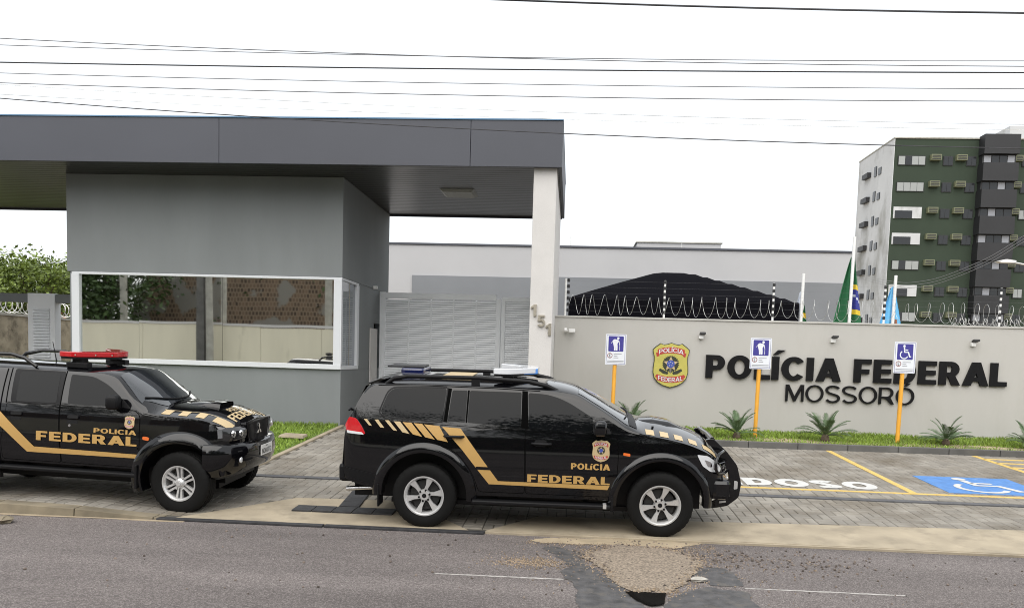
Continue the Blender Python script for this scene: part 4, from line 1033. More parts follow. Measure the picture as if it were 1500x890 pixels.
# ---- green apartment block
gb = thing('apartment_block', 'tall dark green apartment block with white end wall at the right', 'building', (45, 92, 0.5))
MB().box(33.8, 70, 92.0, 102.7, 0.4, 26.75).build('wall', M_GREENB, gb)
MB().box(33.74, 33.797, 91.95, 102.75, 0.4, 26.8).build('end_wall', M_SIDEW, gb)
MB().box(33.7, 70.05, 91.9, 102.8, 26.81, 26.95).build('roof_edge', M_CONC, gb)
MB().box(50, 56, 94, 101, 26.96, 29.2).build('roof_tank_house', M_SIDEW, gb)
MB().box(45.75, 49.8, 92.4, 101, 26.96, 28.35).build('roof_tank_house', M_SIDEW, gb)
rowz = [24.0 - 2.77 * k for k in range(9)]
for k, z in enumerate(rowz):
    if z < 0.6: continue
    def win(x0, x1, m, n_p, zz0=0.0, zz1=1.0):
        w = MB().box(x0, x1, 91.9, 91.995, z + zz0, z + zz1).build('window', M_PLASTB, gb)
        pw = (x1 - x0 - 0.08) / n_p
        for i in range(n_p):
            mm = m[i % len(m)]
            MB().box(x0 + 0.06 + i * pw, x0 + 0.02 + (i + 1) * pw, 91.87, 91.895, z + zz0 + 0.06, z + zz1 - 0.06).build('pane', mm, w)
    if k in (2, 3, 5):   # recessed loggia with white surround
        MB().box(34.05, 37.0, 91.9, 91.99, z - 0.05, z + 1.15).build('loggia', M_SIDEW, gb)
        MB().box(34.2, 36.0, 91.85, 91.897, z - 0.05, z + 0.75).build('opening', M_PANE, gb)
    else: win(34.2, 37.05, [M_PANEL, M_PANE, M_PANEL, M_PANEL] if k % 2 == 0 else [M_PANEL], 4)
    for x0, x1 in ((37.5, 38.55), (40.15, 41.2), (46.15, 46.9), (49.2, 50.2)):
        a = MB().box(x0, x1, 91.5, 91.99, z + 0.5, z + 1.1).build('air_conditioner', M_ACG, gb)
        for s in range(3): MB().box(x0 + 0.08, x1 - 0.08, 91.47, 91.497, z + 0.58 + 0.17 * s, z + 0.66 + 0.17 * s).build('grille_slot', M_PLASTB, a)
    win(38.9, 39.9, [M_PANE], 2); win(41.3, 42.3, [M_PANE], 2); win(47.0, 48.0, [M_PANEL] if k in (2, 5) else [M_PANE], 2); win(50.6, 52.4, [M_PANE, M_PANEL], 2)
    # balcony tower
    MB().box(42.5, 46.1, 90.7, 91.99, z - 1.75, z + 0.12).build('balcony', M_TOWER, gb)
    bwn = MB().box(42.6, 46.0, 91.25, 91.99, z + 0.125, z + 1.02).build('balcony_window', M_PLASTB, gb)
    for i in range(4): MB().box(42.75 + 0.8 * i, 43.45 + 0.8 * i, 91.2, 91.245, z + 0.2, z + 0.95).build('pane', M_PANE if (i + k) % 3 else M_SIGNG, bwn)
    # end wall: units and small windows
    MB().box(33.3, 33.735, 98.5, 100.3, z + 0.15, z + 0.7).build('air_conditioner', M_PLASTB, gb)
    MB().box(33.65, 33.735, 96.7, 97.4, z - 0.1, z + 1.0).build('window', M_PANE, gb)
    MB().box(33.65, 33.735, 95.3, 96.1, z - 0.15, z + 0.6).build('window', M_PANE, gb)
MB().box(42.5, 46.1, 90.7, 91.99, 25.04, 27.05).build('tower_head', M_TOWER, gb)

# ================================================================== LEFT SIDE
lw = thing('side_wall', 'rough stained plaster wall at the left with razor wire', 'wall', (-18.2, 30, 0.4))
MB().box(-18.7, -18.4, 23.6, 48, 0.3, 3.0).build('wall_slab', M_ROUGHW, lw)
MB().box(-18.75, -18.36, 23.6, 48, 3.003, 3.08).build('coping', M_CONC, lw)
MB().box(-18.4, -9, 30.0, 30.2, 0.3, 3.0).build('wall_slab', M_ROUGHW, lw)
MB().box(-18.38, -9, 29.96, 30.24, 3.003, 3.07).build('coping', M_CONC, lw)
coil('razor_wire', (-18.55, 23.6, 3.35), (-18.55, 34, 3.35), 0.26, 0.28, 0.014, 'razor wire coil along the rough side wall', 0.3, 5)
coil('razor_wire', (-18.3, 30.1, 3.34), (-9, 30.1, 3.34), 0.26, 0.28, 0.014, 'razor wire coil on the back wall seen beside the guard house', 0.8, 6)
pg = thing('side_gate_frame', 'grey beam and louvred pier left of the guard house', 'gate', (-15.3, 22.8, 0.6))
MB().box(-18.35, -11.56, 22.7, 22.9, 3.30, 3.55).build('beam', M_BOX, pg)
MB().box(-15.75, -14.93, 22.66, 22.94, 0.4, 3.56).build('pier', M_GATE, pg, bevel=0.01)
z = 0.7
while z < 3.1:
    MB().add([(-15.57, 22.60, z), (-15.08, 22.60, z), (-15.08, 22.655, z + 0.055), (-15.57, 22.655, z + 0.055), (-15.57, 22.655, z - 0.01), (-15.08, 22.655, z - 0.01)], [(0, 1, 2, 3), (0, 4, 5, 1), (0, 3, 4), (1, 5, 2)]).build('slat', M_GATE, pg); z += 0.085
hr = thing('tiled_house', 'low house with an orange clay tile roof beyond the side wall', 'house', (-15, 36, 0.5))
MB().box(-24, -9, 34, 44, 0.4, 2.9).build('wall', M_BACKWALL, hr)
MB().add([(-24.5, 33.4, 2.85), (-8.5, 33.4, 2.85), (-8.5, 39, 4.0), (-24.5, 39, 4.0), (-24.5, 44.6, 2.85), (-8.5, 44.6, 2.85)], [(0, 1, 2, 3), (3, 2, 5, 4), (0, 3, 4), (1, 5, 2)]).build('roof', M_TILE, hr)

def tree(name, label, loc, h, rx, rz, n, leaf, m, seed, cat='tree', clumps=70, trunk=0.14, group=None):
    q = random.Random(seed); t = thing(name, label, cat, loc, group=group); x, y, z0 = loc
    cz = z0 + h - rz
    mb = MB(); mb.tube([(x, y, z0 - 0.2), (x + 0.1, y, z0 + h * 0.3), (x - 0.05, y + 0.1, cz)], [trunk, trunk * 0.8, trunk * 0.5], 8)
    cs = []
    for i in range(clumps):
        while True:
            a = Vector((q.uniform(-1, 1), q.uniform(-1, 1), q.uniform(-0.9, 1)))
            if 0.25 < a.length < 1.0: break
        a = a * (0.9 + 0.15 * q.random()); cs.append((Vector((x + a.x * rx, y + a.y * rx, cz + a.z * rz)), q.uniform(0.16, 0.30) * min(rx, rz)))
    for c, r in cs[::4]: mb.tube([(x, y, cz - rz * 0.7), ((x + c.x) / 2, (y + c.y) / 2, (cz - rz * 0.3 + c.z) / 2 - 0.1), tuple(c)], [trunk * 0.4, trunk * 0.22, trunk * 0.08], 5)
    mb.build('trunk', M_BARK, t, smooth=60)
    cr = MB()
    for i in range(n):
        c, r = q.choice(cs); d = Vector((q.gauss(0, 1), q.gauss(0, 1), q.gauss(0, 0.8))); d = d.normalized() * r * 2 * q.random() ** 0.45; p = c + d
        u = Vector((q.gauss(0, 1), q.gauss(0, 1), q.gauss(0, 0.7))).normalized(); v = u.cross(Vector((q.gauss(0, 1), q.gauss(0, 1), q.gauss(0, 1)))).normalized(); s = leaf * q.uniform(0.6, 1.3)
        k = len(cr.v); cr.v += [tuple(p - u * s), tuple(p + v * s * 0.5 + u * 0.1 * s), tuple(p + u * s), tuple(p - v * s * 0.5 + u * 0.1 * s)]; cr.face((k, k + 1, k + 2, k + 3))
    cr.build('crown', m, t, fix=False)
tree('leafy_tree', 'bushy bright green tree above the rough side wall', (-20.8, 30.5, 0.4), 5.05, 2.6, 1.8, 16000, 0.085, M_LEAF, 31, clumps=110)
tree('leafy_tree', 'green tree crown just left of the guard house', (-19.3, 36.0, 0.4), 4.9, 2.0, 1.6, 11000, 0.085, M_LEAF, 32, clumps=80)
tree('leafy_tree', 'dark tree low behind the grey beam', (-24.5, 40.0, 0.4), 5.6, 3.2, 2.4, 9000, 0.12, M_LEAFD, 33, clumps=80)

# ================================================================== ACROSS THE STREET (seen mirrored in the window)
aw = thing('beige_street_wall', 'beige wall across the street, seen mirrored in the window', 'wall', (-14, -2.6, 0))
x = -45.0
while x < -9:
    MB().box(x, x + 2.985, -2.7, -2.55, 0.0, 3.28 if x < -17 else 3.24).build('wall_panel', M_BEIGE, aw); x += 3.0
MB().box(-45, -9, -2.74, -2.51, 3.285, 3.40).build('coping', M_PILLAR, aw)
br = thing('brick_ruin', 'unfinished hollow brick wall, seen mirrored in the window', 'wall', (-18, -10, 0))
MB().prism([(-26.2, 0), (-25.6, 4.0), (-25.2, 5.2), (-24.7, 6.4), (-21, 6.4), (-18.5, 6.3), (-14, 6.5), (-5, 6.5), (-5, 0)], 'y', -10.3, -10.0).build('brick_face', M_BRICK, br)
for x, y, r, lb in ((-17.4, -1.7, 0.26, 'square concrete pole at the wall'), ):
    t = thing('utility_pole', 'concrete utility pole mirrored in the window, before the beige wall', 'pole', (x, y, 0.1))
    MB().add([(x - 0.42, y - 0.16, 0), (x - 0.02, y - 0.16, 0), (x - 0.02, y + 0.16, 0), (x - 0.42, y + 0.16, 0), (x - 0.38, y - 0.12, 9), (x - 0.08, y - 0.12, 9), (x - 0.08, y + 0.12, 9), (x - 0.38, y + 0.12, 9)],
             [(3, 2, 1, 0), (4, 5, 6, 7), (0, 1, 5, 4), (1, 2, 6, 5), (2, 3, 7, 6), (3, 0, 4, 7)]).build('shaft', M_KERB, t)
    MB().tube([(x + 0.2, y, 0), (x + 0.12, y, 9)], [0.19, 0.13], 12).build('round_shaft', M_CONC, t, smooth=40)
for x, lb in ((-22.6, 'at the trees'), (-17.5, 'behind the concrete pole'), (-12.1, 'at the right')):
    tag(MB().box(x - 0.15, x + 0.15, -4.1, -3.9, 0, 7.5).build('column', M_CONC), 'grey column behind the beige wall, mirrored in the window %s' % lb, 'column')
mb = MB().lathe([(0.0, 0), (0.16, 0), (0.19, 0.5), (0.14, 0.75), (0.10, 0.8), (0.17, 0.85), (0.17, 0.92), (0, 0.95)], 16, (-11.45, -2.0, 1.2), 'z')
t = thing('black_bin', 'black bin on a plinth, mirrored at the corner of the window', 'bin', (-11.45, -2.0, 0.14))
mb.build('body', M_PLASTB, t, smooth=40); box('plinth', M_CONC, t, -11.75, -11.15, -2.3, -1.7, 0.14, 1.19)
for i, (x, y, h, r) in enumerate(((-29.5, -6.5, 9, 4.2), (-25.0, -6.0, 8.5, 3.0), (-36, -9, 10, 4.8), (-20, -16, 12, 5), (-11, -16, 12, 5.5), (1, -9, 8.6, 3.8), (9.5, -10, 9.4, 4.4), (19, -9, 8.5, 4.4))):
    tree('street_tree', 'dark tree across the street, %s counting from the left of the mirror view' % ['second', 'third', 'first', 'fourth', 'fifth', 'eighth', 'ninth', 'tenth', 'sixth', 'seventh', 'eleventh', 'twelfth'][i], (x, y, 0), h, r, h * 0.45, 11000, 0.15, M_LEAFD, 50 + i, clumps=50, trunk=0.2, group='trees across the street')
hd = thing('added_dark_hedge', 'unseen dark hedge added across the street to darken the reflections in the car doors', 'hedge', (10, -3, 0.14))  # unseen hedge, put in so the black car doors mirror something dark
hg = MB(); q = random.Random(77)
for k in range(16000):
    p = Vector((q.uniform(-8.5, 32), -3.0 + q.gauss(0, 0.25), 0.15 + 2.3 * q.random())); u = Vector((q.gauss(0, 1), q.gauss(0, 1), q.gauss(0, 1))).normalized(); v = u.cross(Vector((q.gauss(0, 1), q.gauss(0, 1), q.gauss(0, 1)))).normalized(); z = q.uniform(0.05, 0.12)
    m_ = len(hg.v); hg.v += [tuple(p - u * z), tuple(p + v * z * 0.6), tuple(p + u * z), tuple(p - v * z * 0.6)]; hg.face((m_, m_ + 1, m_ + 2, m_ + 3))
hg.build('foliage', M_LEAFD, hd, fix=False); box('woody_core', M_BARK, hd, -8.5, 32, -3.3, -3.1, 0.1, 2.2)


# ================================================================== VEHICLES
class Car:
    """body surface: half width w(x,z), shoulder height zs(x), crown height zc(x), lower edge zb(x)"""
    def __init__(s, root, base, bulge_z, belt, tumble, plan, zs, zc, zb, wheels, arch_r, hub_z, x0, x1):
        s.root = root; s.base = base; s.bz = bulge_z; s.belt = belt; s.tum = tumble
        s.plan = pchip(plan); s.zs = pchip(zs); s.zc = pchip(zc); s.zb_ = pchip(zb); s.wheels = wheels; s.ar = arch_r; s.hz = hub_z; s.x0 = x0; s.x1 = x1
    def w(s, x, z):
        zz = min(z, s.belt); v = s.base - 0.05 * ((zz - s.bz) / 0.5) ** 2
        if z > s.belt:
            d = z - s.belt; v -= s.tum * (0.45 * d + 0.92 * d * d)
        return v * s.plan(x)
    def zb(s, x):
        b = s.zb_(x)
        for xw in s.wheels:
            d = abs(x - xw)
            if d < s.ar: b = max(b, s.hz + math.sqrt(s.ar ** 2 - d * d))
        return b
    def top(s, x, y):
        zs = s.zs(x); ws = s.w(x, zs); t = min(1.0, abs(y) / ws)
        k = 0.4 - 0.36 * smooth01((x - 2.45) / 0.15)
        return zs + (s.zc(x) - zs) * ((1 - k) * (1 - t * t) + k * (1 - t ** 8))
    def side(s, x, z, off=0.0, sgn=-1): return (x, sgn * (s.w(x, z) + off), z)
    def body(s, name, m):
        xs = set(); x = s.x0
        while x < s.x1: xs.add(round(x, 3)); x += 0.05
        xs.add(s.x1)
        for xw in s.wheels:
            for k in range(25):
                xs.add(round(xw + s.ar * math.cos(math.pi * k / 24), 4))
        for e, sg in ((s.x0, 1), (s.x1, -1)):
            for d in (0.006, 0.015, 0.028, 0.04): xs.add(round(e + sg * d, 4))
        xs = sorted(xs); NS, NT = 18, 20; mb = MB(); rl = 2 * (NS + 1) + NT - 1
        for x in xs:
            zb, zs = s.zb(x), s.zs(x); zb = min(zb, zs - 0.02); ring = []
            for i in range(NS + 1): z = zb + (zs - zb) * i / NS; ring.append(s.side(x, z))
            ws = s.w(x, zs)
            for i in range(1, NT):
                a = math.pi * i / NT; y = -ws * math.cos(a); ring.append((x, y, s.top(x, y)))
            for i in range(NS, -1, -1): z = zb + (zs - zb) * i / NS; ring.append(s.side(x, z, 0, 1))
            mb.v += ring
        for k in range(len(xs) - 1):
            for i in range(rl):
                a, b = k * rl + i, k * rl + (i + 1) % rl; mb.face((a, b, b + rl, a + rl))
        mb.face(list(range(rl))); mb.face(list(range((len(xs) - 1) * rl, len(xs) * rl)))
        return mb.build(name, m, s.root, smooth=58)
    def patch(s, name, poly, m, off, sgn=-1, parent=None, step=0.06, thick=0.006):
        v, f, b = tri_patch(poly, step); mb = MB()
        mb.v = [s.side(x, z, off, sgn) for x, z in v]
        for t in f: mb.face(t if sgn < 0 else t[::-1])
        n = len(b); k = len(mb.v)
        mb.v += [s.side(x, z, off, sgn) for x, z in b] + [s.side(x, z, off - thick, sgn) for x, z in b]
        for i in range(n): mb.face((k + i, k + (i + 1) % n, k + n + (i + 1) % n, k + n + i))
        return mb.build(name, m, parent or s.root, smooth=35, fix=False)
    def ring(s, name, poly, wid, m, off, sgn=-1, parent=None):
        """thin outline strip (panel gap or window seal) following the body"""
        c = Vector((sum(p[0] for p in poly) / len(poly), sum(p[1] for p in poly) / len(poly))); mb = MB(); q = []
        for i in range(len(poly)):
            a, b = Vector(poly[i]), Vector(poly[(i + 1) % len(poly)]); k = max(1, int((b - a).length / 0.06))
            q += [a + (b - a) * j / k for j in range(k)]
        n = len(q)
        for i, p in enumerate(q):
            d = (q[(i + 1) % n] - q[i - 1]).normalized(); nn = Vector((-d.y, d.x)); 
            mb.v += [s.side(*(p + nn * wid / 2), off, sgn), s.side(*(p - nn * wid / 2), off, sgn)]
        for i in range(n): mb.face((2 * i, 2 * i + 1, 2 * ((i + 1) % n) + 1, 2 * ((i + 1) % n)))
        return mb.build(name, m, parent or s.root)
    def line(s, name, pts, wid, m, off, sgn=-1, parent=None):
        mb = MB(); q = []
        for a, b in zip(pts, pts[1:]):
            a, b = Vector(a), Vector(b); k = max(1, int((b - a).length / 0.06)); q += [a + (b - a) * j / k for j in range(k)]
        q.append(Vector(pts[-1])); n = len(q)
        for i, p in enumerate(q):
            d = (q[min(i + 1, n - 1)] - q[max(i - 1, 0)]).normalized(); nn = Vector((-d.y, d.x))
            mb.v += [s.side(*(p + nn * wid / 2), off, sgn), s.side(*(p - nn * wid / 2), off, sgn)]
            if i: mb.face((2 * i - 2, 2 * i - 1, 2 * i + 1, 2 * i))
        return mb.build(name, m, parent or s.root)
    def lettering(s, txt, x0, x1, z0, z1, m, off, parent, ref=None, bold=0.04):
        v, f = fit_text(txt, x0, x1, z0, z1, bold, ref); mb = MB(); mb.v = [s.side(x, z, off) for x, z in v]
        for t in f: mb.face(t)
        return mb.build('lettering', m, parent, fix=False)
    def top_patch(s, name, x0, x1, yf0, yf1, m, lift=0.004, nx=14, ny=14, parent=None, skirt=True):
        """sheet on bonnet or windscreen between y = yf0(x) and yf1(x)"""
        mb = MB()
        for i in range(nx + 1):
            x = x0 + (x1 - x0) * i / nx
            for j in range(ny + 1): y = yf0(x) + (yf1(x) - yf0(x)) * j / ny; mb.v.append((x, y, s.top(x, y) + lift))
        for i in range(nx):
            for j in range(ny): a = i * (ny + 1) + j; mb.face((a, a + ny + 1, a + ny + 2, a + 1))
        o = mb.build(name, m, parent or s.root, smooth=60, fix=False); return o
    def flare(s, xw, r0, r1, a0, a1, m, out=0.035):
        for sgn in (-1, 1):
            mb = MB(); N = 36
            for i in range(N + 1):
                a = R(a0 + (a1 - a0) * i / N)
                for r, o in ((r0, -0.16), (r0, out * 0.8), (r0 + 0.018, out), ((r0 + r1) / 2, out * 0.92), (r1 - 0.012, out * 0.45), (r1, -0.004)):
                    x = xw + r * math.cos(a); z = s.hz + r * math.sin(a); mb.v.append(s.side(x, z, o, sgn))
            for i in range(N):
                for j in range(5): k = i * 6 + j; mb.face((k, k + 1, k + 7, k + 6))
            mb.build('arch_flare', m, s.root, smooth=40)

def tyre_mesh(Rt, Wt, rr):
    h = Wt / 2
    prof = [(rr, -h * 0.80), (rr + 0.012, -h * 0.92), (rr + 0.05, -h * 1.0), (Rt - 0.065, -h * 1.02), (Rt - 0.03, -h * 0.95), (Rt - 0.012, -h * 0.86),
            (Rt, -h * 0.74), (Rt, -h * 0.42), (Rt - 0.010, -h * 0.40), (Rt - 0.010, -h * 0.33), (Rt, -h * 0.31), (Rt, -h * 0.06), (Rt - 0.01, -h * 0.04),
            (Rt - 0.01, h * 0.04), (Rt, h * 0.06), (Rt, h * 0.31), (Rt - 0.01, h * 0.33), (Rt - 0.01, h * 0.40), (Rt, h * 0.42), (Rt, h * 0.74), (Rt - 0.02, h * 0.9), (rr + 0.05, h), (rr, h * 0.8)]
    mb = MB(); mb.lathe(prof, 96, mod=lambda i, j, r: r - (0.006 if (4 <= i <= 7 or 18 <= i <= 20) and j % 3 == 0 else 0.0))
    return mb
def make_wheel(root, x, y, z, flip, Rt, Wt, rr, style, steer=0.0):
    """wheel hub with tyre and rim; outer face towards -y"""
    h = Wt / 2
    hub = MB(); hub.lathe([(0.0, -h * 0.15), (rr * 0.78, -h * 0.15), (rr * 0.78, h * 0.1), (0, h * 0.1)], 32)
    hub.lathe([(0.0, -h * 0.3), (0.08, -h * 0.3), (0.08, 0), (0.0, 0)], 20)
    w = hub.build('wheel', mat('brake_dark', (0.05, 0.05, 0.05), 0.5, metal=0.6), root, smooth=40)
    w.location = (x, y, z); w.rotation_euler = (0, 0, (math.pi if flip else 0) + steer)
    tyre_mesh(Rt, Wt, rr).build('tyre', M_TYRE, w, smooth=30)
    rm = MB()
    rm.lathe([(rr * 0.985, -h * 0.90), (rr + 0.012, -h * 0.90), (rr + 0.012, -h * 0.84), (rr * 0.94, -h * 0.80), (rr * 0.90, -h * 0.3), (rr * 0.86, h * 0.6), (rr, h * 0.75)], 48)
    rm.lathe([(rr * 0.985, -h * 0.90), (rr * 0.90, -h * 0.72), (rr * 0.88, -h * 0.6)], 48)
    yo, yi = -h * 0.80, -h * 0.52
    def spoke(poly, y0a, y0b, th):
        """poly in polar-ish (radial u, tangential v); surface dips to the hub"""
        n = len(poly); pts = []
        for k in range(2):
            for u, v in poly:
                t = (u - 0.05) / (rr - 0.05); yy = y0b + (y0a - y0b) * t + (th if k else 0); pts.append((u, yy, v))
        return pts, [tuple(range(n)), tuple(range(2 * n - 1, n - 1, -1))] + [(i, i + n, (i + 1) % n + n, (i + 1) % n) for i in range(n)]
    for s_ in range(6):
        a = 2 * math.pi * s_ / 6 + (0.28 if style == 'blade' else 0.52)
        ca, sa = math.cos(a), math.sin(a)
        if style == 'blade': polys = [[(0.03, -0.022), (0.09, -0.020), (rr * 0.93, -0.058), (rr * 0.93, 0.022), (0.13, 0.012), (0.03, 0.030)]]
        else: polys = [[(0.05, 0.008), (rr * 0.92, 0.016), (rr * 0.92, 0.044), (0.05, 0.030)], [(0.05, -0.030), (rr * 0.92, -0.044), (rr * 0.92, -0.016), (0.05, -0.008)]]
        for pl_ in polys:
            pts, fs = spoke(pl_, yo, yi - 0.01, 0.035)
            rm.add([(u * ca - v * sa, yy, u * sa + v * ca) for u, yy, v in pts], fs)
    rm.lathe([(0, yi - 0.022), (0.055, yi - 0.022), (0.068, yi - 0.004), (0.075, yi + 0.03), (0, yi + 0.03)] if style == 'blade' else [(0, yi - 0.045), (0.04, yi - 0.04), (0.062, yi - 0.02), (0.07, yi + 0.03), (0, yi + 0.03)], 24)
    rim = rm.build('rim', M_ALLOY, w, smooth=30)
    for s_ in range(6):
        a = 2 * math.pi * s_ / 6 + (0.28 if style == 'blade' else 0.0)
        rb = 0.066 if style == 'blade' else 0.078
        MB().lathe([(0, yi - 0.03), (0.012, yi - 0.03), (0.014, yi), (0, yi)], 8, (rb * math.cos(a), 0, rb * math.sin(a))).build('wheel_nut', M_TRIM if style == 'blade' else M_ALLOY, w)
    MB().lathe([(0, yi - 0.027), (0.026, yi - 0.027), (0.028, yi - 0.01), (0, yi - 0.01)] if style == 'blade' else [(0, yi - 0.05), (0.028, yi - 0.05), (0.03, yi - 0.03), (0, yi - 0.03)], 16).build('hub_cap', M_TRIM if style == 'blade' else M_ALLOY, w, smooth=40)
    return w

def mirror_housing(car, x, z, yoff):
    for sgn in (-1, 1):
        y0 = car.w(x, z)
        hs = MB()
        P = [(x - 0.06, y0 + 0.02), (x + 0.09, y0 + 0.04), (x + 0.10, y0 + 0.17), (x - 0.04, y0 + 0.21)]
        for k, (dz, s_) in enumerate(((-0.085, 0.82), (-0.04, 1.0), (0.05, 1.0), (0.095, 0.78))):
            cx_ = sum(p[0] for p in P) / 4; cy_ = sum(p[1] for p in P) / 4
            for p in P: hs.v.append((cx_ + (p[0] - cx_) * s_, sgn * (cy_ + (p[1] - cy_) * s_), z + yoff + dz))
        for k in range(3):
            for i in range(4): hs.face((4 * k + i, 4 * k + (i + 1) % 4, 4 * k + 4 + (i + 1) % 4, 4 * k + 4 + i))
        hs.face((0, 1, 2, 3)); hs.face((12, 13, 14, 15))
        h = hs.build('wing_mirror', M_BLACKPAINT if car.tum < 0.32 else M_TRIM, car.root, smooth=50, bevel=0.025)
        MB().tube([(x + 0.03, sgn * (y0 - 0.02), z - 0.03), (x + 0.04, sgn * (y0 + 0.07), z + yoff - 0.05)], 0.028, 8).build('mirror_arm', M_TRIM, h)

def boomerang(root, xe, xa, yh, z0, z1, m, wid, label_parts):
    """V-shaped roof light bar, apex forward"""
    pl_ = rpoly([(xe, -yh), (xe + wid, -yh - 0.02), (xa + 0.02, -0.16), (xa + 0.02, 0.16), (xe + wid, yh + 0.02), (xe, yh), (xa - wid * 0.9, 0.14), (xa - wid * 0.9, -0.14)], 0.08, 5)
    o = MB().prism(pl_, 'z', z0 + 0.025, z1).build('light_bar', m, root, smooth=35, bevel=0.03)
    MB().prism([((p[0] - (xe + xa) / 2) * 0.97 + (xe + xa) / 2, p[1] * 0.97) for p in pl_], 'z', z0, z0 + 0.023).build('light_bar_base', M_TRIM, o)
    return o

# ---------------------------------------------------------------- estate car (right)
SUV = thing('police_suv', 'black police SUV with bull bar and white light bar, parked in the centre', 'car', (-1.706, 10.42, 0.066), (0.05, 0, 0), world=False)
C = Car(SUV, 0.885, 0.80, 1.10, 0.30,
        [(-1.04, 0.80), (-1.0, 0.87), (-0.9, 0.935), (-0.6, 0.975), (-0.2, 1.0), (2.5, 1.0), (3.0, 0.965), (3.3, 0.915), (3.45, 0.85), (3.54, 0.73), (3.58, 0.55)],
        [(-1.04, 0.72), (-1.02, 0.80), (-0.99, 1.10), (-0.965, 1.24), (-0.90, 1.34), (-0.79, 1.57), (-0.71, 1.66), (-0.62, 1.685), (0.0, 1.70), (0.8, 1.695), (1.35, 1.68), (1.74, 1.645), (2.0, 1.515), (2.23, 1.375), (2.40, 1.262), (2.59, 1.215), (2.9, 1.158), (3.06, 1.12), (3.23, 1.06), (3.40, 0.97), (3.50, 0.86), (3.58, 0.74)],
        [(-1.04, 0.74), (-1.02, 0.83), (-0.99, 1.16), (-0.965, 1.29), (-0.90, 1.40), (-0.79, 1.63), (-0.71, 1.725), (-0.62, 1.755), (0.0, 1.782), (0.8, 1.78), (1.4, 1.765), (1.74, 1.715), (2.0, 1.60), (2.23, 1.475), (2.40, 1.385), (2.52, 1.325), (2.77, 1.30), (3.1, 1.222), (3.35, 1.125), (3.47, 1.02), (3.53, 0.90), (3.58, 0.78)],
        [(-1.04, 0.58), (-0.9, 0.52), (-0.55, 0.45), (0.5, 0.42), (2.3, 0.42), (3.34, 0.45), (3.5, 0.50), (3.58, 0.56)],
        (0.0, 2.80), 0.52, 0.40, -1.04, 3.58)
C.body('body', M_BLACKPAINT)
MB().box(-0.92, 3.3, -0.56, 0.56, 0.30, 0.92).build('underbody', M_TRIM, SUV)
MB().box(-0.45, 3.2, -0.60, 0.60, 0.24, 0.295).build('chassis', M_TRIM, SUV)
for xw in (0.0, 2.8):
    for sy in (-1, 1): make_wheel(SUV, xw, sy * 0.755, 0.385, sy > 0, 0.385, 0.25, 0.232, 'blade')
C.flare(0.0, 0.515, 0.635, -6, 182, M_TRIM if False else M_BLACKPAINT); C.flare(2.8, 0.515, 0.615, -4, 184, M_BLACKPAINT)
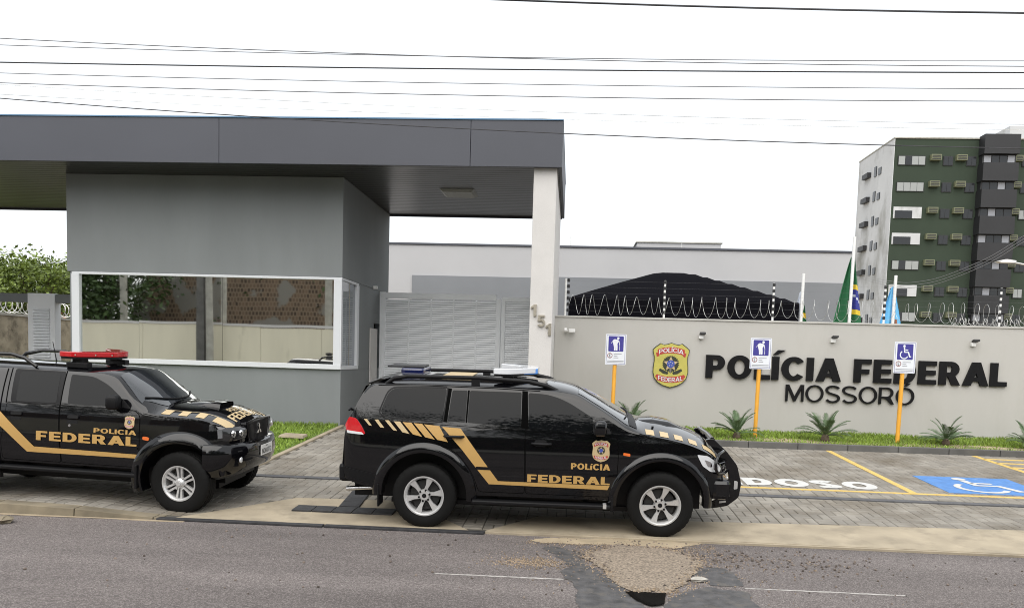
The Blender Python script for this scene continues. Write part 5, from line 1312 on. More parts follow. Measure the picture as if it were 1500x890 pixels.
for sgn in (-1, 1):
    # glass
    C.patch('window', rpoly([(-0.45, 1.652), (0.235, 1.668), (0.20, 1.29), (-0.42, 1.325), (-0.555, 1.36)], [0.10, 0.03, 0.03, 0.06, 0.06]), M_GLASS, 0.003, sgn)
    C.ring('window_seal', rpoly([(-0.46, 1.664), (0.247, 1.680), (0.212, 1.278), (-0.42, 1.312), (-0.575, 1.35)], [0.10, 0.03, 0.03, 0.06, 0.06]), 0.016, M_TRIM, 0.0035, sgn)
    C.patch('window', rpoly([(0.515, 1.652), (1.13, 1.650), (1.135, 1.25), (0.505, 1.283)], 0.02), M_GLASS, 0.003, sgn)
    C.patch('window', rpoly([(0.305, 1.650), (0.485, 1.652), (0.478, 1.284), (0.268, 1.292)], 0.02), M_GLASS, 0.003, sgn)
    C.patch('window', rpoly([(1.21, 1.648), (1.42, 1.638), (1.56, 1.605), (1.70, 1.548), (1.98, 1.385), (1.975, 1.208), (1.235, 1.238)], [0.03, 0.1, 0.1, 0.1, 0.02, 0.02, 0.02]), M_GLASS, 0.003, sgn)
    C.patch('quarter_trim', [(2.0, 1.37), (2.17, 1.27), (2.20, 1.215), (2.0, 1.207)], M_TRIM, 0.003, sgn)
    for pl_ in ([(0.245, 1.675), (0.296, 1.668), (0.262, 1.28), (0.205, 1.284)], [(1.137, 1.668), (1.203, 1.665), (1.228, 1.235), (1.142, 1.243)], [(0.489, 1.655), (0.511, 1.655), (0.501, 1.28), (0.482, 1.281)]):
        C.patch('pillar_trim', pl_, M_SEAM, 0.0025, sgn)
    # doors
    fd = rpoly([(1.205, 1.205), (2.27, 1.165), (2.285, 0.95), (2.275, 0.62), (2.24, 0.47), (1.215, 0.47)], [0.01, 0.03, 0.03, 0.05, 0.08, 0.03])
    rd = rpoly([(0.185, 1.245), (1.187, 1.208), (1.197, 0.47), (0.66, 0.47), (0.58, 0.70), (0.40, 0.93), (0.18, 1.02)], [0.02, 0.01, 0.03, 0.05, 0.1, 0.1, 0.02])
    dF = C.patch('door', fd, M_BLACKPAINT, 0.004, sgn, step=0.05); dR = C.patch('door', rd, M_BLACKPAINT, 0.004, sgn, step=0.05)
    C.ring('panel_gap', fd, 0.014, M_SEAM, 0.002, sgn); C.ring('panel_gap', rd, 0.014, M_SEAM, 0.002, sgn)
    C.line('panel_gap', [(1.185, 1.66), (1.20, 1.22)], 0.012, M_SEAM, 0.002, sgn); C.line('panel_gap', [(0.262, 1.668), (0.195, 1.27)], 0.010, M_SEAM, 0.002, sgn)
    C.line('roof_gutter', [(-0.6, 1.682), (0.0, 1.694), (0.8, 1.688), (1.35, 1.672)], 0.008, M_SEAM, 0.002, sgn)
    for d, z in ((dF, 0.838), (dR, 0.842)):
        xa, xb = (1.225, 2.24) if d is dF else (0.62, 1.18)
        C.patch('door_moulding', rpoly([(xa, z - 0.105), (xb, z - 0.105), (xb, z - 0.07), (xa, z - 0.07)], 0.01), M_BLACKPAINT, 0.010, sgn, d, thick=0.008)
    for d, xa, xb, z in ((dF, 1.275, 1.50, 1.068), (dR, 0.235, 0.47, 1.118)):
        C.patch('handle_recess', rpoly([(xa + 0.03, z - 0.035), (xb - 0.05, z - 0.035), (xb - 0.05, z + 0.045), (xa + 0.03, z + 0.045)], 0.03), M_TRIM, 0.0055, sgn, d)
        hb = MB(); y0 = C.w(xa, z) + 0.004
        hb.tube([(xa, sgn * (y0 - 0.004), z), (xa + 0.03, sgn * (y0 + 0.030), z), (xb - 0.03, sgn * (y0 + 0.032), z), (xb, sgn * (y0 - 0.004), z)], [0.014, 0.017, 0.017, 0.014], 8)
        hb.build('handle', M_TRIM, d, smooth=50)
    # lamps
    C.patch('tail_light', rpoly([(-0.985, 1.20), (-0.93, 1.30), (-0.84, 1.285), (-0.77, 1.20), (-0.715, 1.105), (-0.955, 1.125)], 0.02), M_REDL, 0.012, sgn, thick=0.014)
    C.patch('tail_light_clear', rpoly([(-0.955, 1.142), (-0.76, 1.125), (-0.735, 1.098), (-0.945, 1.108)], 0.006), M_CLEARL, 0.016, sgn)
    hl = C.patch('headlight', rpoly([(3.20, 1.0), (3.33, 0.985), (3.42, 0.925), (3.50, 0.84), (3.49, 0.79), (3.37, 0.80), (3.27, 0.87)], 0.02), M_CLEARL, 0.012, sgn, thick=0.014, step=0.04)
    C.patch('lamp_insert', rpoly([(3.29, 0.945), (3.37, 0.915), (3.39, 0.855), (3.33, 0.865)], 0.02), M_CHROME, 0.0165, sgn, hl)
    C.patch('lamp_insert', rpoly([(3.40, 0.90), (3.46, 0.86), (3.465, 0.82), (3.40, 0.83)], 0.015), M_CHROME, 0.0165, sgn, hl)
    C.patch('side_marker', rpoly([(2.345, 0.968), (2.425, 0.96), (2.425, 0.99), (2.345, 1.0)], 0.01), M_AMBER, 0.008, sgn)
    # lower cladding, step, mud flaps
    C.patch('lower_bumper', rpoly([(-1.02, 0.70), (-0.55, 0.62), (-0.52, 0.47), (-0.98, 0.58)], 0.02), M_TRIM, 0.012, sgn, thick=0.014)
    C.patch('corner_cladding', rpoly([(3.33, 0.74), (3.52, 0.70), (3.50, 0.55), (3.34, 0.50)], 0.02), M_TRIM, 0.008, sgn, thick=0.01)
    st = MB(); st.box(0.58, 2.22, sgn * 0.74, sgn * 0.93, 0.325, 0.375); st.build('side_step', M_TRIM, SUV, bevel=0.015)
    for xs_ in (0.8, 1.9): MB().box(xs_, xs_ + 0.06, sgn * 0.55, sgn * 0.74, 0.34, 0.40).build('step_bracket', M_TRIM, SUV)
    MB().box(-0.56, -0.54, sgn * 0.66, sgn * 0.90, 0.24, 0.52).build('mud_flap', M_TRIM, SUV, bevel=0.01)
    MB().box(2.22, 2.25, sgn * 0.68, sgn * 0.90, 0.30, 0.48).build('mud_flap', M_TRIM, SUV)
    MB().box(2.13, 2.17, sgn * 0.82, sgn * 0.932, 0.335, 0.385).build('step_end', M_ALLOY, SUV)
    # roof rails
    yr = 0.635
    MB().tube([(-0.52, sgn * yr, 1.69), (-0.42, sgn * yr, 1.765), (-0.25, sgn * yr, 1.795), (0.6, sgn * yr, 1.80), (1.2, sgn * yr, 1.775), (1.42, sgn * yr, 1.73), (1.56, sgn * yr, 1.675)], [0.026, 0.028, 0.024, 0.024, 0.026, 0.028, 0.02], 8).build('roof_rail', M_TRIM, SUV, smooth=50)
    MB().box(0.52, 0.62, sgn * yr - 0.015, sgn * yr + 0.015, 1.68, 1.79).build('rail_foot', M_TRIM, SUV)
mirror_housing(C, 2.04, 1.25, 0.03)
# gold livery on the near side
L1 = [[(-0.746, 1.282), (-0.707, 1.284), (-0.643, 1.207), (-0.679, 1.211)], [(-0.613, 1.28), (-0.57, 1.282), (-0.489, 1.189), (-0.537, 1.192)], [(-0.486, 1.277), (-0.439, 1.279), (-0.33, 1.16), (-0.378, 1.166)],
      [(-0.377, 1.269), (-0.3, 1.269), (-0.179, 1.129), (-0.265, 1.146)], [(-0.269, 1.264), (-0.162, 1.261), (-0.029, 1.102), (-0.139, 1.126)], [(-0.136, 1.257), (-0.034, 1.252), (0.125, 1.074), (0.01, 1.098)], [(-0.011, 1.248), (0.172, 1.234), (0.282, 1.05), (0.156, 1.073)]]
for i, p in enumerate(L1): C.patch('gold_stripe', p, M_GOLDL if i < 4 else M_GOLD, 0.0075 if i > 5 else 0.004, step=0.05, thick=0.002)
C.patch('gold_stripe', [(0.206, 1.227), (0.427, 1.215), (0.887, 0.607), (2.20, 0.603), (2.176, 0.552), (0.778, 0.566), (0.45, 0.97)], M_GOLD, 0.0075, thick=0.002)
C.lettering('FEDERAL', 1.233, 2.192, 0.612, 0.705, M_GOLD, 0.0075, SUV, bold=0.05)
C.lettering('POLíCIA', 1.742, 2.194, 0.786, 0.858, M_GOLD, 0.0070, SUV, 'E', 0.045)
emblem(SUV, lambda u, w, l: C.side(2.085 + u, 1.01 + w, 0.0075 + l), 0.20, M_GOLDL, True)
# bonnet checks, windscreen, wipers
C.top_patch('windscreen', 1.80, 2.40, lambda x: -(C.w(x, C.zs(x)) - 0.075), lambda x: C.w(x, C.zs(x)) - 0.075, M_WSHIELD, 0.005, 16, 20)
C.top_patch('cowl', 2.405, 2.50, lambda x: -(C.w(x, C.zs(x)) - 0.09), lambda x: C.w(x, C.zs(x)) - 0.09, M_TRIM, 0.006, 3, 20)
for sgn in (-1, 1):
    for i in range(5):
        x0 = 2.60 + 0.17 * i; wd = 0.10 if i < 4 else 0.16
        C.top_patch('bonnet_check', x0, x0 + wd, lambda x, s_=sgn: s_ * (0.83 - 0.13 * (x - 2.6)), lambda x, s_=sgn: s_ * (0.66 - 0.08 * (x - 2.6)), M_GOLDL, 0.004, 3, 6)
    C.line('panel_gap', [(2.42, 1.225), (2.6, 1.19), (2.9, 1.135), (3.06, 1.095), (3.2, 1.04)], 0.008, M_SEAM, 0.002, sgn)
for y0 in (-0.60, -0.02):
    MB().tube([(2.43 - 0.10 * (y / 0.75) ** 2, y, C.top(2.43 - 0.10 * (y / 0.75) ** 2, y) + 0.018) for y in (y0, y0 + 0.15, y0 + 0.3, y0 + 0.45, y0 + 0.55)], 0.010, 6).build('wiper', M_TRIM, SUV)
MB().tube([(2.70, -0.55, C.top(2.70, -0.55)), (2.70, -0.55, C.top(2.7, -0.55) + 0.02)], 0.014, 8).build('washer_jet', M_TRIM, SUV)
sc_ = MB()
for x, hw, h in ((2.56, 0.26, 0.0), (2.72, 0.27, 0.028), (2.92, 0.25, 0.036), (3.10, 0.20, 0.004)):
    for t_ in range(9):
        a = math.pi * t_ / 8; y = -hw * math.cos(a); sc_.v.append((x, y, C.top(x, y) + h * min(1, 2.2 * math.sin(a))))
for i in range(3):
    for j in range(8): k = 9 * i + j; sc_.face((k, k + 1, k + 10, k + 9))
sc_.build('bonnet_scoop', M_BLACKPAINT, SUV, smooth=50)
# front: grille, bull bar
MB().box(3.50, 3.585, -0.40, 0.40, 0.72, 0.93).build('grille', M_TRIM, SUV, bevel=0.01)
for z in (0.77, 0.82, 0.87): MB().box(3.586, 3.60, -0.38, 0.38, z, z + 0.02).build('grille_bar', M_CHROME, SUV)
MB().box(3.586, 3.60, -0.2, 0.2, 0.56, 0.68).build('number_plate', M_PLASTW, SUV)
MB().box(3.40, 3.62, -0.78, 0.78, 0.46, 0.70).build('front_bumper', M_BLACKPAINT, SUV, bevel=0.05)
for sgn in (-1, 1):
    y0 = sgn * 0.50
    MB().prism(rpoly([(3.33, 1.135), (3.43, 1.155), (3.60, 1.00), (3.73, 0.84), (3.79, 0.62), (3.77, 0.45), (3.64, 0.34), (3.50, 0.31), (3.36, 0.30), (3.40, 0.36), (3.60, 0.46), (3.645, 0.60), (3.63, 0.76), (3.55, 0.90)], 0.03, 3), 'y', y0 - 0.02, y0 + 0.02).build('bull_bar_plate', M_BLACKPAINT, SUV, bevel=0.006)
    for hx, hz in ((3.725, 0.60), (3.58, 0.385)):
        MB().prism(rpoly([(hx - 0.02, hz - 0.055), (hx + 0.022, hz - 0.045), (hx + 0.022, hz + 0.045), (hx - 0.02, hz + 0.055)], 0.012) if hz > 0.5 else rpoly([(hx - 0.04, hz - 0.015), (hx + 0.04, hz), (hx + 0.04, hz + 0.02), (hx - 0.04, hz + 0.01)], 0.008), 'y', y0 - 0.023, y0 + 0.023).build('bull_bar_slot', M_ALLOY, SUV)
    MB().tube([(3.56, sgn * 0.50, 1.0), (3.54, sgn * 0.62, 1.02), (3.46, sgn * 0.76, 1.0), (3.42, sgn * 0.83, 0.93), (3.42, sgn * 0.84, 0.84), (3.46, sgn * 0.80, 0.78), (3.55, sgn * 0.66, 0.765), (3.63, sgn * 0.50, 0.78)], 0.019, 8).build('lamp_guard', M_BLACKPAINT, SUV, smooth=50)
    MB().tube([(3.46, sgn * 0.81, 0.90), (3.55, sgn * 0.66, 0.90), (3.60, sgn * 0.50, 0.90)], 0.008, 6).build('lamp_guard', M_BLACKPAINT, SUV)
for x, z, r in ((3.42, 1.135, 0.032), (3.60, 0.95, 0.026), (3.70, 0.72, 0.03), (3.72, 0.50, 0.035)):
    MB().tube([(x, -0.50, z), (x + 0.02, 0, z), (x, 0.50, z)], r, 10).build('bull_bar_tube', M_BLACKPAINT, SUV, smooth=50)
# rear: spoiler, rear screen, plate, exhaust, aerial
MB().prism([(-0.745, 1.705), (-0.60, 1.762), (-0.50, 1.760), (-0.66, 1.68), (-0.74, 1.685)], 'y', -0.60, 0.60).build('rear_spoiler', M_BLACKPAINT, SUV, bevel=0.012)
MB().add([(-0.925, -0.58, 1.36), (-0.925, 0.58, 1.36), (-0.795, 0.52, 1.655), (-0.795, -0.52, 1.655)], [(0, 1, 2, 3)]).build('rear_screen', M_GLASS, SUV)
MB().box(-1.055, -1.04, -0.2, 0.2, 0.85, 0.97).build('number_plate', M_PLASTW, SUV)
MB().box(-1.07, -0.88, -0.76, 0.76, 0.50, 0.72).build('rear_bumper', M_TRIM, SUV, bevel=0.04)
MB().tube([(-0.7, -0.55, 0.40), (-1.02, -0.58, 0.38)], 0.03, 10).build('exhaust_pipe', M_CHROME, SUV, smooth=40)
MB().tube([(-0.96, -0.42, 1.33), (-1.0, -0.46, 1.36), (-1.01, -0.50, 1.345)], [0.012, 0.018, 0.012], 8).build('rear_handle', M_TRIM, SUV)
# roof equipment
lb = boomerang(SUV, 0.74, 1.28, 0.56, 1.82, 1.915, M_WHITEL, 0.22, None)
for sy in (-1, 1):
    MB().prism(rpoly([(1.06, sy * 0.235), (1.24, sy * 0.05), (1.30, sy * 0.16), (1.12, sy * 0.37)], 0.03), 'z', 1.835, 1.905).build('blue_lens', M_BLUEL, lb, bevel=0.012)
    MB().box(0.88, 1.0, sy * 0.34, sy * 0.46, 1.755, 1.82).build('light_bar_foot', M_TRIM, SUV)
b_ = MB().prism(rpoly([(-0.42, -0.28), (-0.12, -0.28), (-0.12, 0.28), (-0.42, 0.28)], 0.06), 'z', 1.785, 1.87).build('rear_beacon', M_NAVYL, SUV, smooth=35, bevel=0.025)
MB().box(-0.60, -0.14, -0.20, 0.20, 1.872, 1.892).build('beacon_cover', M_PLASTB, b_, bevel=0.006)
MB().box(-0.44, -0.06, -0.30, 0.30, 1.77, 1.784).build('beacon_base', M_ALLOY, b_)
MB().box(0.12, 0.48, -0.35, 0.35, 1.788, 1.796).build('roof_panel_decal', M_GOLDL, SUV)

# ---------------------------------------------------------------- pickup (left)
PK = thing('police_pickup', 'black double-cab police pickup with red roof light bar at the left', 'pickup', (-7.825, 10.579, 0.13), (0.04, 0.031, 0.02), world=False)
D = Car(PK, 0.83, 0.78, 1.05, 0.33,
        [(-1.15, 0.93), (-1.0, 0.98), (-0.5, 1.0), (2.7, 1.0), (3.2, 0.97), (3.38, 0.93), (3.49, 0.87), (3.56, 0.76), (3.61, 0.58)],
        [(-1.15, 0.90), (-1.13, 1.05), (-1.05, 1.45), (-0.95, 1.66), (-0.7, 1.69), (0.6, 1.69), (1.4, 1.69), (1.8, 1.688), (1.99, 1.655), (2.2, 1.485), (2.37, 1.305), (2.45, 1.253), (2.68, 1.225), (3.15, 1.20), (3.38, 1.145), (3.49, 1.10), (3.56, 1.05), (3.61, 0.98)],
        [(-1.15, 0.93), (-1.13, 1.10), (-1.05, 1.52), (-0.95, 1.73), (-0.7, 1.76), (0.6, 1.765), (1.4, 1.768), (1.8, 1.76), (1.99, 1.735), (2.2, 1.625), (2.37, 1.515), (2.55, 1.39), (2.66, 1.335), (3.1, 1.32), (3.38, 1.25), (3.49, 1.205), (3.56, 1.16), (3.61, 1.08)],
        [(-1.15, 0.62), (-0.6, 0.55), (0.5, 0.53), (2.4, 0.53), (3.4, 0.60), (3.6, 0.70), (3.61, 0.78)],
        (0.0, 2.96), 0.50, 0.40, -1.15, 3.61)
D.body('body', M_BLACKPAINT)
MB().box(-1.0, 3.4, -0.50, 0.50, 0.36, 0.98).build('underbody', M_TRIM, PK)
MB().box(-0.6, 3.3, -0.45, 0.45, 0.28, 0.355).build('chassis', M_TRIM, PK)
for xw in (0.0, 2.96):
    for sy in (-1, 1): make_wheel(PK, xw, sy * 0.745, 0.392, sy > 0, 0.392, 0.25, 0.215, 'twin', -0.10 if xw > 1 else 0)
D.flare(0.0, 0.50, 0.64, -8, 188, M_BLACKPAINT, 0.075); D.flare(2.96, 0.50, 0.645, 12, 196, M_BLACKPAINT, 0.075)
for sgn in (-1, 1):
    D.patch('window', rpoly([(0.775, 1.655), (1.30, 1.660), (1.325, 1.295), (0.80, 1.290)], 0.03), M_GLASS, 0.004, sgn)
    D.patch('window', rpoly([(1.44, 1.655), (1.73, 1.645), (1.945, 1.555), (2.15, 1.405), (2.145, 1.295), (1.47, 1.295)], [0.03, 0.08, 0.08, 0.03, 0.02, 0.02]), M_GLASS, 0.004, sgn)
    D.patch('quarter_trim', [(2.165, 1.40), (2.29, 1.285), (2.165, 1.29)], M_TRIM, 0.004, sgn)
    D.patch('window', rpoly([(-0.80, 1.62), (0.50, 1.645), (0.52, 1.30), (-0.80, 1.30)], 0.05), M_GLASS, 0.004, sgn)
    D.patch('window_surround', rpoly([(0.70, 1.682), (1.36, 1.685), (1.375, 1.278), (0.73, 1.272)], 0.03), M_TRIM, 0.002, sgn)
    fd = rpoly([(1.385, 1.268), (2.34, 1.262), (2.415, 1.20), (2.425, 0.90), (2.42, 0.56), (1.43, 0.56)], [0.01, 0.03, 0.05, 0.03, 0.03, 0.02])
    rd = rpoly([(0.69, 1.265), (1.368, 1.268), (1.412, 0.56), (0.66, 0.56), (0.64, 0.78), (0.68, 1.0)], [0.02, 0.01, 0.02, 0.03, 0.05, 0.05])
    dF = D.patch('door', fd, M_BLACKPAINT, 0.004, sgn, step=0.05); dR = D.patch('door', rd, M_BLACKPAINT, 0.004, sgn, step=0.05)
    D.ring('panel_gap', fd, 0.014, M_SEAM, 0.002, sgn); D.ring('panel_gap', rd, 0.014, M_SEAM, 0.002, sgn)
    D.line('panel_gap', [(1.37, 1.69), (1.378, 1.27)], 0.012, M_SEAM, 0.003, sgn); D.line('panel_gap', [(0.655, 1.69), (0.675, 1.26)], 0.012, M_SEAM, 0.003, sgn); D.line('panel_gap', [(0.60, 1.68), (0.62, 0.56)], 0.016, M_SEAM, 0.002, sgn)
    for d, xa, xb in ((dF, 1.44, 2.41), (dR, 0.66, 1.40)):
        D.patch('door_moulding', rpoly([(xa, 0.775), (xb, 0.78), (xb, 0.815), (xa, 0.81)], 0.01), M_BLACKPAINT, 0.014, sgn, d, thick=0.012)
    for d, xa, z in ((dF, 1.50, 1.142), (dR, 0.765, 1.144)):
        D.patch('handle', rpoly([(xa, z - 0.02), (xa + 0.14, z - 0.02), (xa + 0.14, z + 0.02), (xa, z + 0.02)], 0.012), M_TRIM, 0.022, sgn, d, thick=0.02)
        D.patch('handle_recess', rpoly([(xa - 0.01, z - 0.085), (xa + 0.13, z - 0.085), (xa + 0.13, z - 0.045), (xa - 0.01, z - 0.045)], 0.012), M_TRIM, 0.006, sgn, d)
    lk = MB(); lk.lathe([(0, 0), (0.016, 0), (0.018, 0.006), (0, 0.006)], 12, (1.525, sgn * (D.w(1.525, 1.03) + 0.006), 1.03)); lk.build('door_lock', M_CHROME, dF)
    D.patch('side_marker', rpoly([(2.475, 0.915), (2.555, 0.905), (2.555, 0.945), (2.475, 0.955)], 0.015), M_AMBER, 0.014, sgn, thick=0.014)
    st = MB(); st.box(0.55, 2.42, sgn * 0.70, sgn * 0.90, 0.435, 0.485); st.build('side_step', M_TRIM, PK, bevel=0.015)
    for xs_ in (0.75, 1.5, 2.2): MB().box(xs_, xs_ + 0.06, sgn * 0.48, sgn * 0.72, 0.40, 0.45).build('step_bracket', M_TRIM, PK)
    MB().box(2.41, 2.44, sgn * 0.66, sgn * 0.92, 0.30, 0.60).build('mud_flap', M_TRIM, PK, bevel=0.01)
    D.patch('tail_light', rpoly([(-1.12, 1.02), (-1.02, 1.02), (-1.02, 0.78), (-1.12, 0.78)], 0.02), M_REDL, 0.01, sgn)
    # roof rails
    yr = 0.575
    MB().tube([(-0.05, sgn * yr, 1.70), (0.05, sgn * yr, 1.80), (0.30, sgn * yr, 1.855), (0.62, sgn * yr, 1.862), (0.80, sgn * yr, 1.82), (0.95, sgn * yr, 1.72)], [0.026, 0.028, 0.022, 0.022, 0.026, 0.024], 8).build('roof_rail', M_BLACKPAINT, PK, smooth=50)
    # headlights: housing, reflector bowls, clear rim
    pts = [(3.40, 0.775), (3.50, 0.735), (3.57, 0.64), (3.605, 0.50), (3.615, 0.42)]
    mb = MB()
    for x, y in pts:
        for z, o in ((0.945, 0.0), (1.00, 0.022), (1.07, 0.022), (1.115, -0.02)): mb.v.append((x + o, sgn * y, z + (0.02 if x < 3.45 else 0.0)))
    for i in range(4):
        for j in range(3): k = 4 * i + j; mb.face((k, k + 1, k + 5, k + 4))
    hl = mb.build('headlight', mat('lamp_housing', (0.02, 0.02, 0.022), 0.08, coat=1.0), PK, smooth=60)
    for px_, py_, r_ in ((3.565, 0.675, 0.048), (3.612, 0.545, 0.042)):
        bl = MB(); bl.lathe([(0.0, 0.012), (r_ * 0.55, 0.010), (r_, 0.0), (r_ * 1.02, -0.02)], 20, (px_ + 0.015, sgn * py_, 1.035), 'x'); bl.build('reflector', M_CHROME, hl, smooth=50)
    MB().add([(3.405, sgn * 0.79, 1.10), (3.46, sgn * 0.765, 1.09), (3.465, sgn * 0.77, 0.99), (3.415, sgn * 0.79, 0.98)], [(0, 1, 2, 3)]).build('indicator', mat('indicator_lens', (0.25, 0.26, 0.28), 0.1, metal=0.5, coat=1.0), hl)
mirror_housing(D, 2.10, 1.30, 0.06)
MB().add([(-1.17, -0.6, 1.30), (-1.17, 0.6, 1.30), (-1.05, 0.55, 1.6), (-1.05, -0.55, 1.6)], [(0, 1, 2, 3)]).build('rear_screen', M_GLASS, PK)
MB().box(-1.30, -1.05, -0.78, 0.78, 0.55, 0.72).build('rear_bumper', M_TRIM, PK, bevel=0.03)
# livery
D.patch('gold_stripe', [(0.35, 1.17), (0.596, 1.173), (0.66, 1.12), (1.078, 0.738), (2.415, 0.722), (2.415, 0.673), (0.988, 0.667), (0.70, 0.92), (0.62, 0.985), (0.45, 1.10)], M_GOLD, 0.0155, thick=0.003)
D.lettering('FEDERAL', 1.106, 2.392, 0.824, 0.940, M_GOLD, 0.0165, PK, bold=0.05)
D.lettering('POLICIA', 1.842, 2.385, 0.962, 1.020, M_GOLD, 0.0075, PK, 'E', 0.04)
emblem(PK, lambda u, w, l: D.side(2.295 + u, 1.115 + w, 0.0075 + l), 0.125, M_GOLDL, True)
# windscreen, cowl, bonnet
D.top_patch('windscreen', 2.04, 2.40, lambda x: -(D.w(x, D.zs(x)) - 0.065), lambda x: D.w(x, D.zs(x)) - 0.065, M_WSHIELD, 0.006, 14, 22)
D.top_patch('windscreen_base', 2.40, 2.62, lambda x: -(0.66 - 0.9 * (x - 2.40)), lambda x: 0.66 - 0.9 * (x - 2.40), M_WSHIELD, 0.006, 8, 20)
for y0 in (-0.62, -0.04):
    MB().tube([(2.60 - 0.26 * (y / 0.7) ** 2, y, D.top(2.60 - 0.26 * (y / 0.7) ** 2, y) + 0.02) for y in (y0, y0 + 0.15, y0 + 0.3, y0 + 0.45, y0 + 0.55)], 0.011, 6).build('wiper', M_TRIM, PK)
for sgn in (-1, 1):
    for i in range(4):
        x0 = 2.66 + 0.215 * i; wd = 0.11 if i < 3 else 0.22
        D.top_patch('bonnet_check', x0, x0 + wd, lambda x, s_=sgn: s_ * (0.745 - 0.05 * (x - 2.6)), lambda x, s_=sgn: s_ * (0.60 - 0.06 * (x - 2.6)), M_GOLDL, 0.004, 4, 6)
    D.top_patch('bonnet_line', 2.64, 3.53, lambda x, s_=sgn: s_ * (0.60 - 0.06 * (x - 2.6)), lambda x, s_=sgn: s_ * (0.590 - 0.06 * (x - 2.6)), M_GOLDL, 0.0045, 20, 2)
    D.line('panel_gap', [(2.45, 1.235), (2.68, 1.205), (3.15, 1.18), (3.45, 1.125)], 0.008, M_SEAM, 0.002, sgn)
sc_ = MB()
for x, hw, h in ((2.76, 0.20, 0.002), (2.95, 0.23, 0.028), (3.12, 0.24, 0.05), (3.20, 0.235, 0.055)):
    for t_ in range(9):
        a = math.pi * t_ / 8; y = -hw * math.cos(a); sc_.v.append((x, y, D.top(x, y) + h * min(1, 2.2 * math.sin(a)) ))
for i in range(3):
    for j in range(8): k = 9 * i + j; sc_.face((k, k + 1, k + 10, k + 9))
scp = sc_.build('bonnet_scoop', M_BLACKPAINT, PK, smooth=50)
MB().add([(3.195, -0.20, D.top(3.195, 0.2) + 0.008), (3.195, 0.20, D.top(3.195, 0.2) + 0.008), (3.195, 0.19, D.top(3.195, 0.19) + 0.044), (3.195, -0.19, D.top(3.195, 0.19) + 0.044)], [(0, 1, 2, 3)]).build('scoop_opening', M_SEAM, scp)
def bonnet_text(s_, xb, xt, y0, y1):
    v, f = fit_text(s_, y0, y1, 0.0, 1.0, 0.03, 'E'); mb = MB()
    for u, w in v: x = xb + (xt - xb) * w; mb.v.append((x, u, D.top(x, u) + 0.005))
    for t_ in f: mb.face(t_)
    mb.build('bonnet_lettering', M_GOLDL, PK, fix=False)
bonnet_text('FEDERAL', 3.51, 3.38, -0.44, 0.44); bonnet_text('POLÍCIA', 3.355, 3.27, -0.22, 0.22)
# front end
MB().prism(rpoly([(-0.40, 1.14), (0.40, 1.14), (0.33, 0.88), (-0.33, 0.88)], 0.03), 'x', 3.5, 3.625).build('grille', M_TRIM, PK, bevel=0.006)
for i in range(17):
    y = -0.34 + 0.0425 * i; MB().box(3.626, 3.636, y - 0.006, y + 0.006, 0.90, 1.12).build('grille_bar', M_PLASTB, PK)
gs = MB(); gs.tube([(3.635, -0.41, 1.15), (3.635, -0.37, 1.02), (3.635, -0.335, 0.875), (3.64, 0, 0.865), (3.635, 0.335, 0.875), (3.635, 0.37, 1.02), (3.635, 0.41, 1.15), (3.625, 0, 1.17)], 0.014, 8, closed=True); gs.build('grille_surround', M_BLACKPAINT, PK, smooth=50)
em = MB()
for k in range(3):
    a = R(90 + 120 * k); c_ = (0.045 * math.cos(a), 0.045 * math.sin(a)); u_ = (math.cos(a), math.sin(a)); n_ = (-u_[1], u_[0])
    em.prism([(c_[0] + u_[0] * 0.042, 1.02 + c_[1] + u_[1] * 0.042), (c_[0] + n_[0] * 0.024, 1.02 + c_[1] + n_[1] * 0.024), (c_[0] - u_[0] * 0.042, 1.02 + c_[1] - u_[1] * 0.042), (c_[0] - n_[0] * 0.024, 1.02 + c_[1] - n_[1] * 0.024)], 'x', 3.638, 3.65)
em.build('badge', M_CHROME, PK)
# bumper as a curved band
cur = [(3.26, 0.885), (3.36, 0.875), (3.5, 0.81), (3.62, 0.66), (3.7, 0.45), (3.725, 0.22), (3.73, 0.0)]; cur = cur + [(x, -y) for x, y in cur[-2::-1]]
mb = MB(); pr = [(0.50, -0.14), (0.55, -0.05), (0.64, 0.0), (0.76, 0.012), (0.87, 0.0), (0.905, -0.03), (0.91, -0.16)]
for i, (x, y) in enumerate(cur):
    t_ = Vector((cur[min(i + 1, len(cur) - 1)][0] - cur[max(i - 1, 0)][0], cur[min(i + 1, len(cur) - 1)][1] - cur[max(i - 1, 0)][1])).normalized(); n_ = Vector((-t_.y, t_.x))
    if n_.dot(Vector((x - 2.9, y))) < 0: n_ = -n_
    lowr = 0.06 * (abs(y) / 0.885) ** 2
    for z, o in pr: mb.v.append((x + n_.x * o, y + n_.y * o, z - (lowr if z < 0.6 else 0)))
for i in range(len(cur) - 1):
    for j in range(len(pr) - 1): k = i * len(pr) + j; mb.face((k, k + 1, k + len(pr) + 1, k + len(pr)))
bp = mb.build('front_bumper', M_BLACKPAINT, PK, smooth=50)
np_ = MB().box(3.748, 3.756, -0.20, 0.20, 0.70, 0.835).build('number_plate', M_PLASTW, bp)
v, f = fit_text('NOB 0712', -0.17, 0.17, 0.715, 0.785, 0.02); mb = MB(); mb.v = [(3.758, a, b) for a, b in v]
for t_ in f: mb.face(t_)
mb.build('plate_lettering', M_PLASTB, np_)
v, f = fit_text('RN', -0.04, 0.04, 0.803, 0.825, 0.01); mb = MB(); mb.v = [(3.758, a, b) for a, b in v]
for t_ in f: mb.face(t_)
mb.build('plate_lettering', M_PLASTB, np_)
for sgn in (-1, 1):
    fl = MB(); fl.lathe([(0, 0.008), (0.028, 0.007), (0.04, 0.0), (0.042, -0.02)], 16, (3.648, sgn * 0.60, 0.70), 'x'); fl.build('fog_lamp', M_CLEARL, bp, smooth=50)
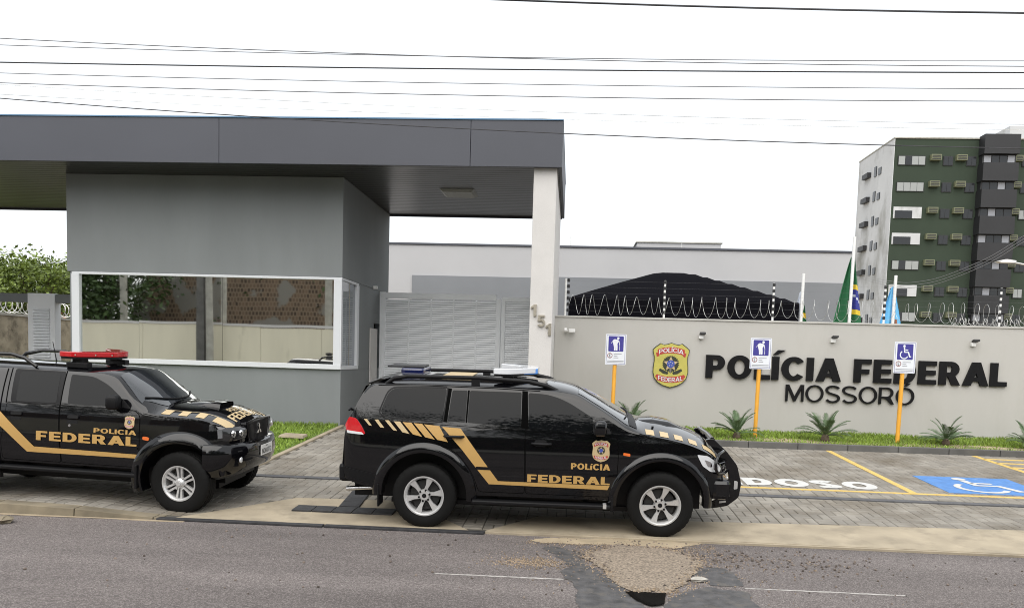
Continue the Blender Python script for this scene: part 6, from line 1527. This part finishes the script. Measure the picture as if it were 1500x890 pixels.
# roof equipment
lb = boomerang(PK, 1.20, 1.75, 0.56, 1.845, 1.935, M_REDL, 0.24, None)
for x_, y_ in ((1.33, -0.53), (1.50, -0.36), (1.64, -0.22)): MB().lathe([(0, -0.004), (0.01, -0.004), (0.01, 0.004), (0, 0.004)], 8, (x_ + 0.12, y_ - 0.03, 1.90)).build('lens_screw', M_CHROME, lb)
for sy in (-1, 1):
    MB().box(1.30, 1.58, sy * 0.40, sy * 0.52, 1.73, 1.80).build('light_bar_foot', M_TRIM, PK, bevel=0.01); MB().box(1.36, 1.50, sy * 0.36, sy * 0.48, 1.80, 1.84).build('light_bar_foot', M_TRIM, PK)
MB().tube([(0.85, 0.0, 1.76), (0.80, 0.0, 2.02)], [0.008, 0.004], 5).build('aerial', M_TRIM, PK)

# ================================================================== OVERHEAD CABLES AND STREET LAMP
def cable(pts, Y, r, m, label, scale):
    f = None
    q = [(x * scale, EYE + (z - EYE) * scale) for x, z in pts]
    (xa, za), (xb, zb_), (xc, zc_) = q[0], q[len(q) // 2], q[-1]
    # parabola through three points
    d = (xa - xb) * (xa - xc) * (xb - xc); A = (xc * (zb_ - za) + xb * (za - zc_) + xa * (zc_ - zb_)) / d; B = (xc * xc * (za - zb_) + xb * xb * (zc_ - za) + xa * xa * (zb_ - zc_)) / d
    Cc = za - A * xa * xa - B * xa
    P_ = [(x, Y, A * x * x + B * x + Cc) for x in [-26 + 1.3 * i for i in range(41)]]
    return tag(MB().tube(P_, r, 6).build('overhead_cable', m, smooth=60), label, 'cable', 'overhead cables along the street')
S_ = 1.3
cable([(-1.1, 6.33), (1.95, 6.23), (5.0, 6.17)], 13, 0.014, M_CABLE, 'thick twisted cable cutting the top right corner of the sky', S_)
cable([(-7.24, 5.87), (-0.83, 5.65), (5.04, 5.58)], 13, 0.0065, M_CABLEG, 'highest thin cable at the left edge of the sky', S_)
cable([(-7.24, 5.79), (-0.84, 5.66), (5.04, 5.64)], 13, 0.0058, M_CABLEG, 'thin cable crossing the highest one mid picture', S_)
cable([(-7.24, 5.58), (-0.83, 5.52), (5.04, 5.51)], 13, 0.010, M_CABLE, 'thicker dark cable, third from the top at the left', S_)
cable([(-7.25, 5.45), (-0.83, 5.35), (5.06, 5.33)], 13, 0.0058, M_CABLEG, 'thin grey cable just below the thicker dark one', S_)
cable([(-7.25, 5.33), (-0.82, 5.21), (5.07, 5.19)], 13, 0.0065, M_CABLEG, 'grey cable passing close above the faint pair', S_)
cable([(-7.25, 5.31), (-0.82, 5.04), (5.09, 4.93)], 13, 0.0035, M_WIRE, 'upper of two faint thin wires above the canopy', S_)
cable([(-7.25, 5.19), (-0.81, 4.96), (5.09, 4.87)], 13, 0.0035, M_WIRE, 'lower of two faint thin wires above the canopy', S_)
cable([(-7.25, 5.14), (-0.81, 4.80), (5.11, 4.66)], 13, 0.0075, M_CABLE, 'lowest black cable crossing the canopy fascia', S_)
for k in range(3):
    fx = pchip([(24, 13.2), (28, 14.55), (38, 18.07), (48, 20.67), (58, 23.2), (75, 27.65), (98, 33.2)]); fz = pchip([(24, 6.4 - 0.09 * k), (28, 6.55 - 0.1 * k), (38, 7.05 - 0.13 * k), (48, 7.4 - 0.16 * k), (58, 8.1 - 0.18 * k), (75, 9.94 - 0.2 * k), (98, 12.99 - 0.25 * k)])
    P_ = [(fx(24 + 1.54 * i), 24 + 1.54 * i, fz(24 + 1.54 * i)) for i in range(49)]
    tag(MB().tube(P_, 0.014, 5).build('drop_cable', M_CABLEG, smooth=60), 'pale sagging service cable before the green block, %s of three' % ['uppermost', 'middle', 'lowest'][k], 'cable', 'sagging service cables')
t = thing('street_lamp', 'white street lamp head reaching in at the right edge', 'street lamp', (15.4, 26, 0.5))
MB().tube([(15.4, 26, 0.5), (15.4, 26, 4.9)], [0.09, 0.07], 10).build('pole', M_CONC, t, smooth=40)
MB().tube([(15.4, 26, 4.85), (14.6, 26, 5.12), (13.57, 26, 5.37), (13.2, 26, 5.44)], 0.03, 8).build('arm', M_WIRE, t, smooth=50)
MB().prism(rpoly([(12.74, 5.45), (12.85, 5.41), (13.25, 5.40), (13.3, 5.47), (13.0, 5.51)], 0.03), 'y', 25.88, 26.12).build('lamp_head', M_PLASTW, t, bevel=0.02)
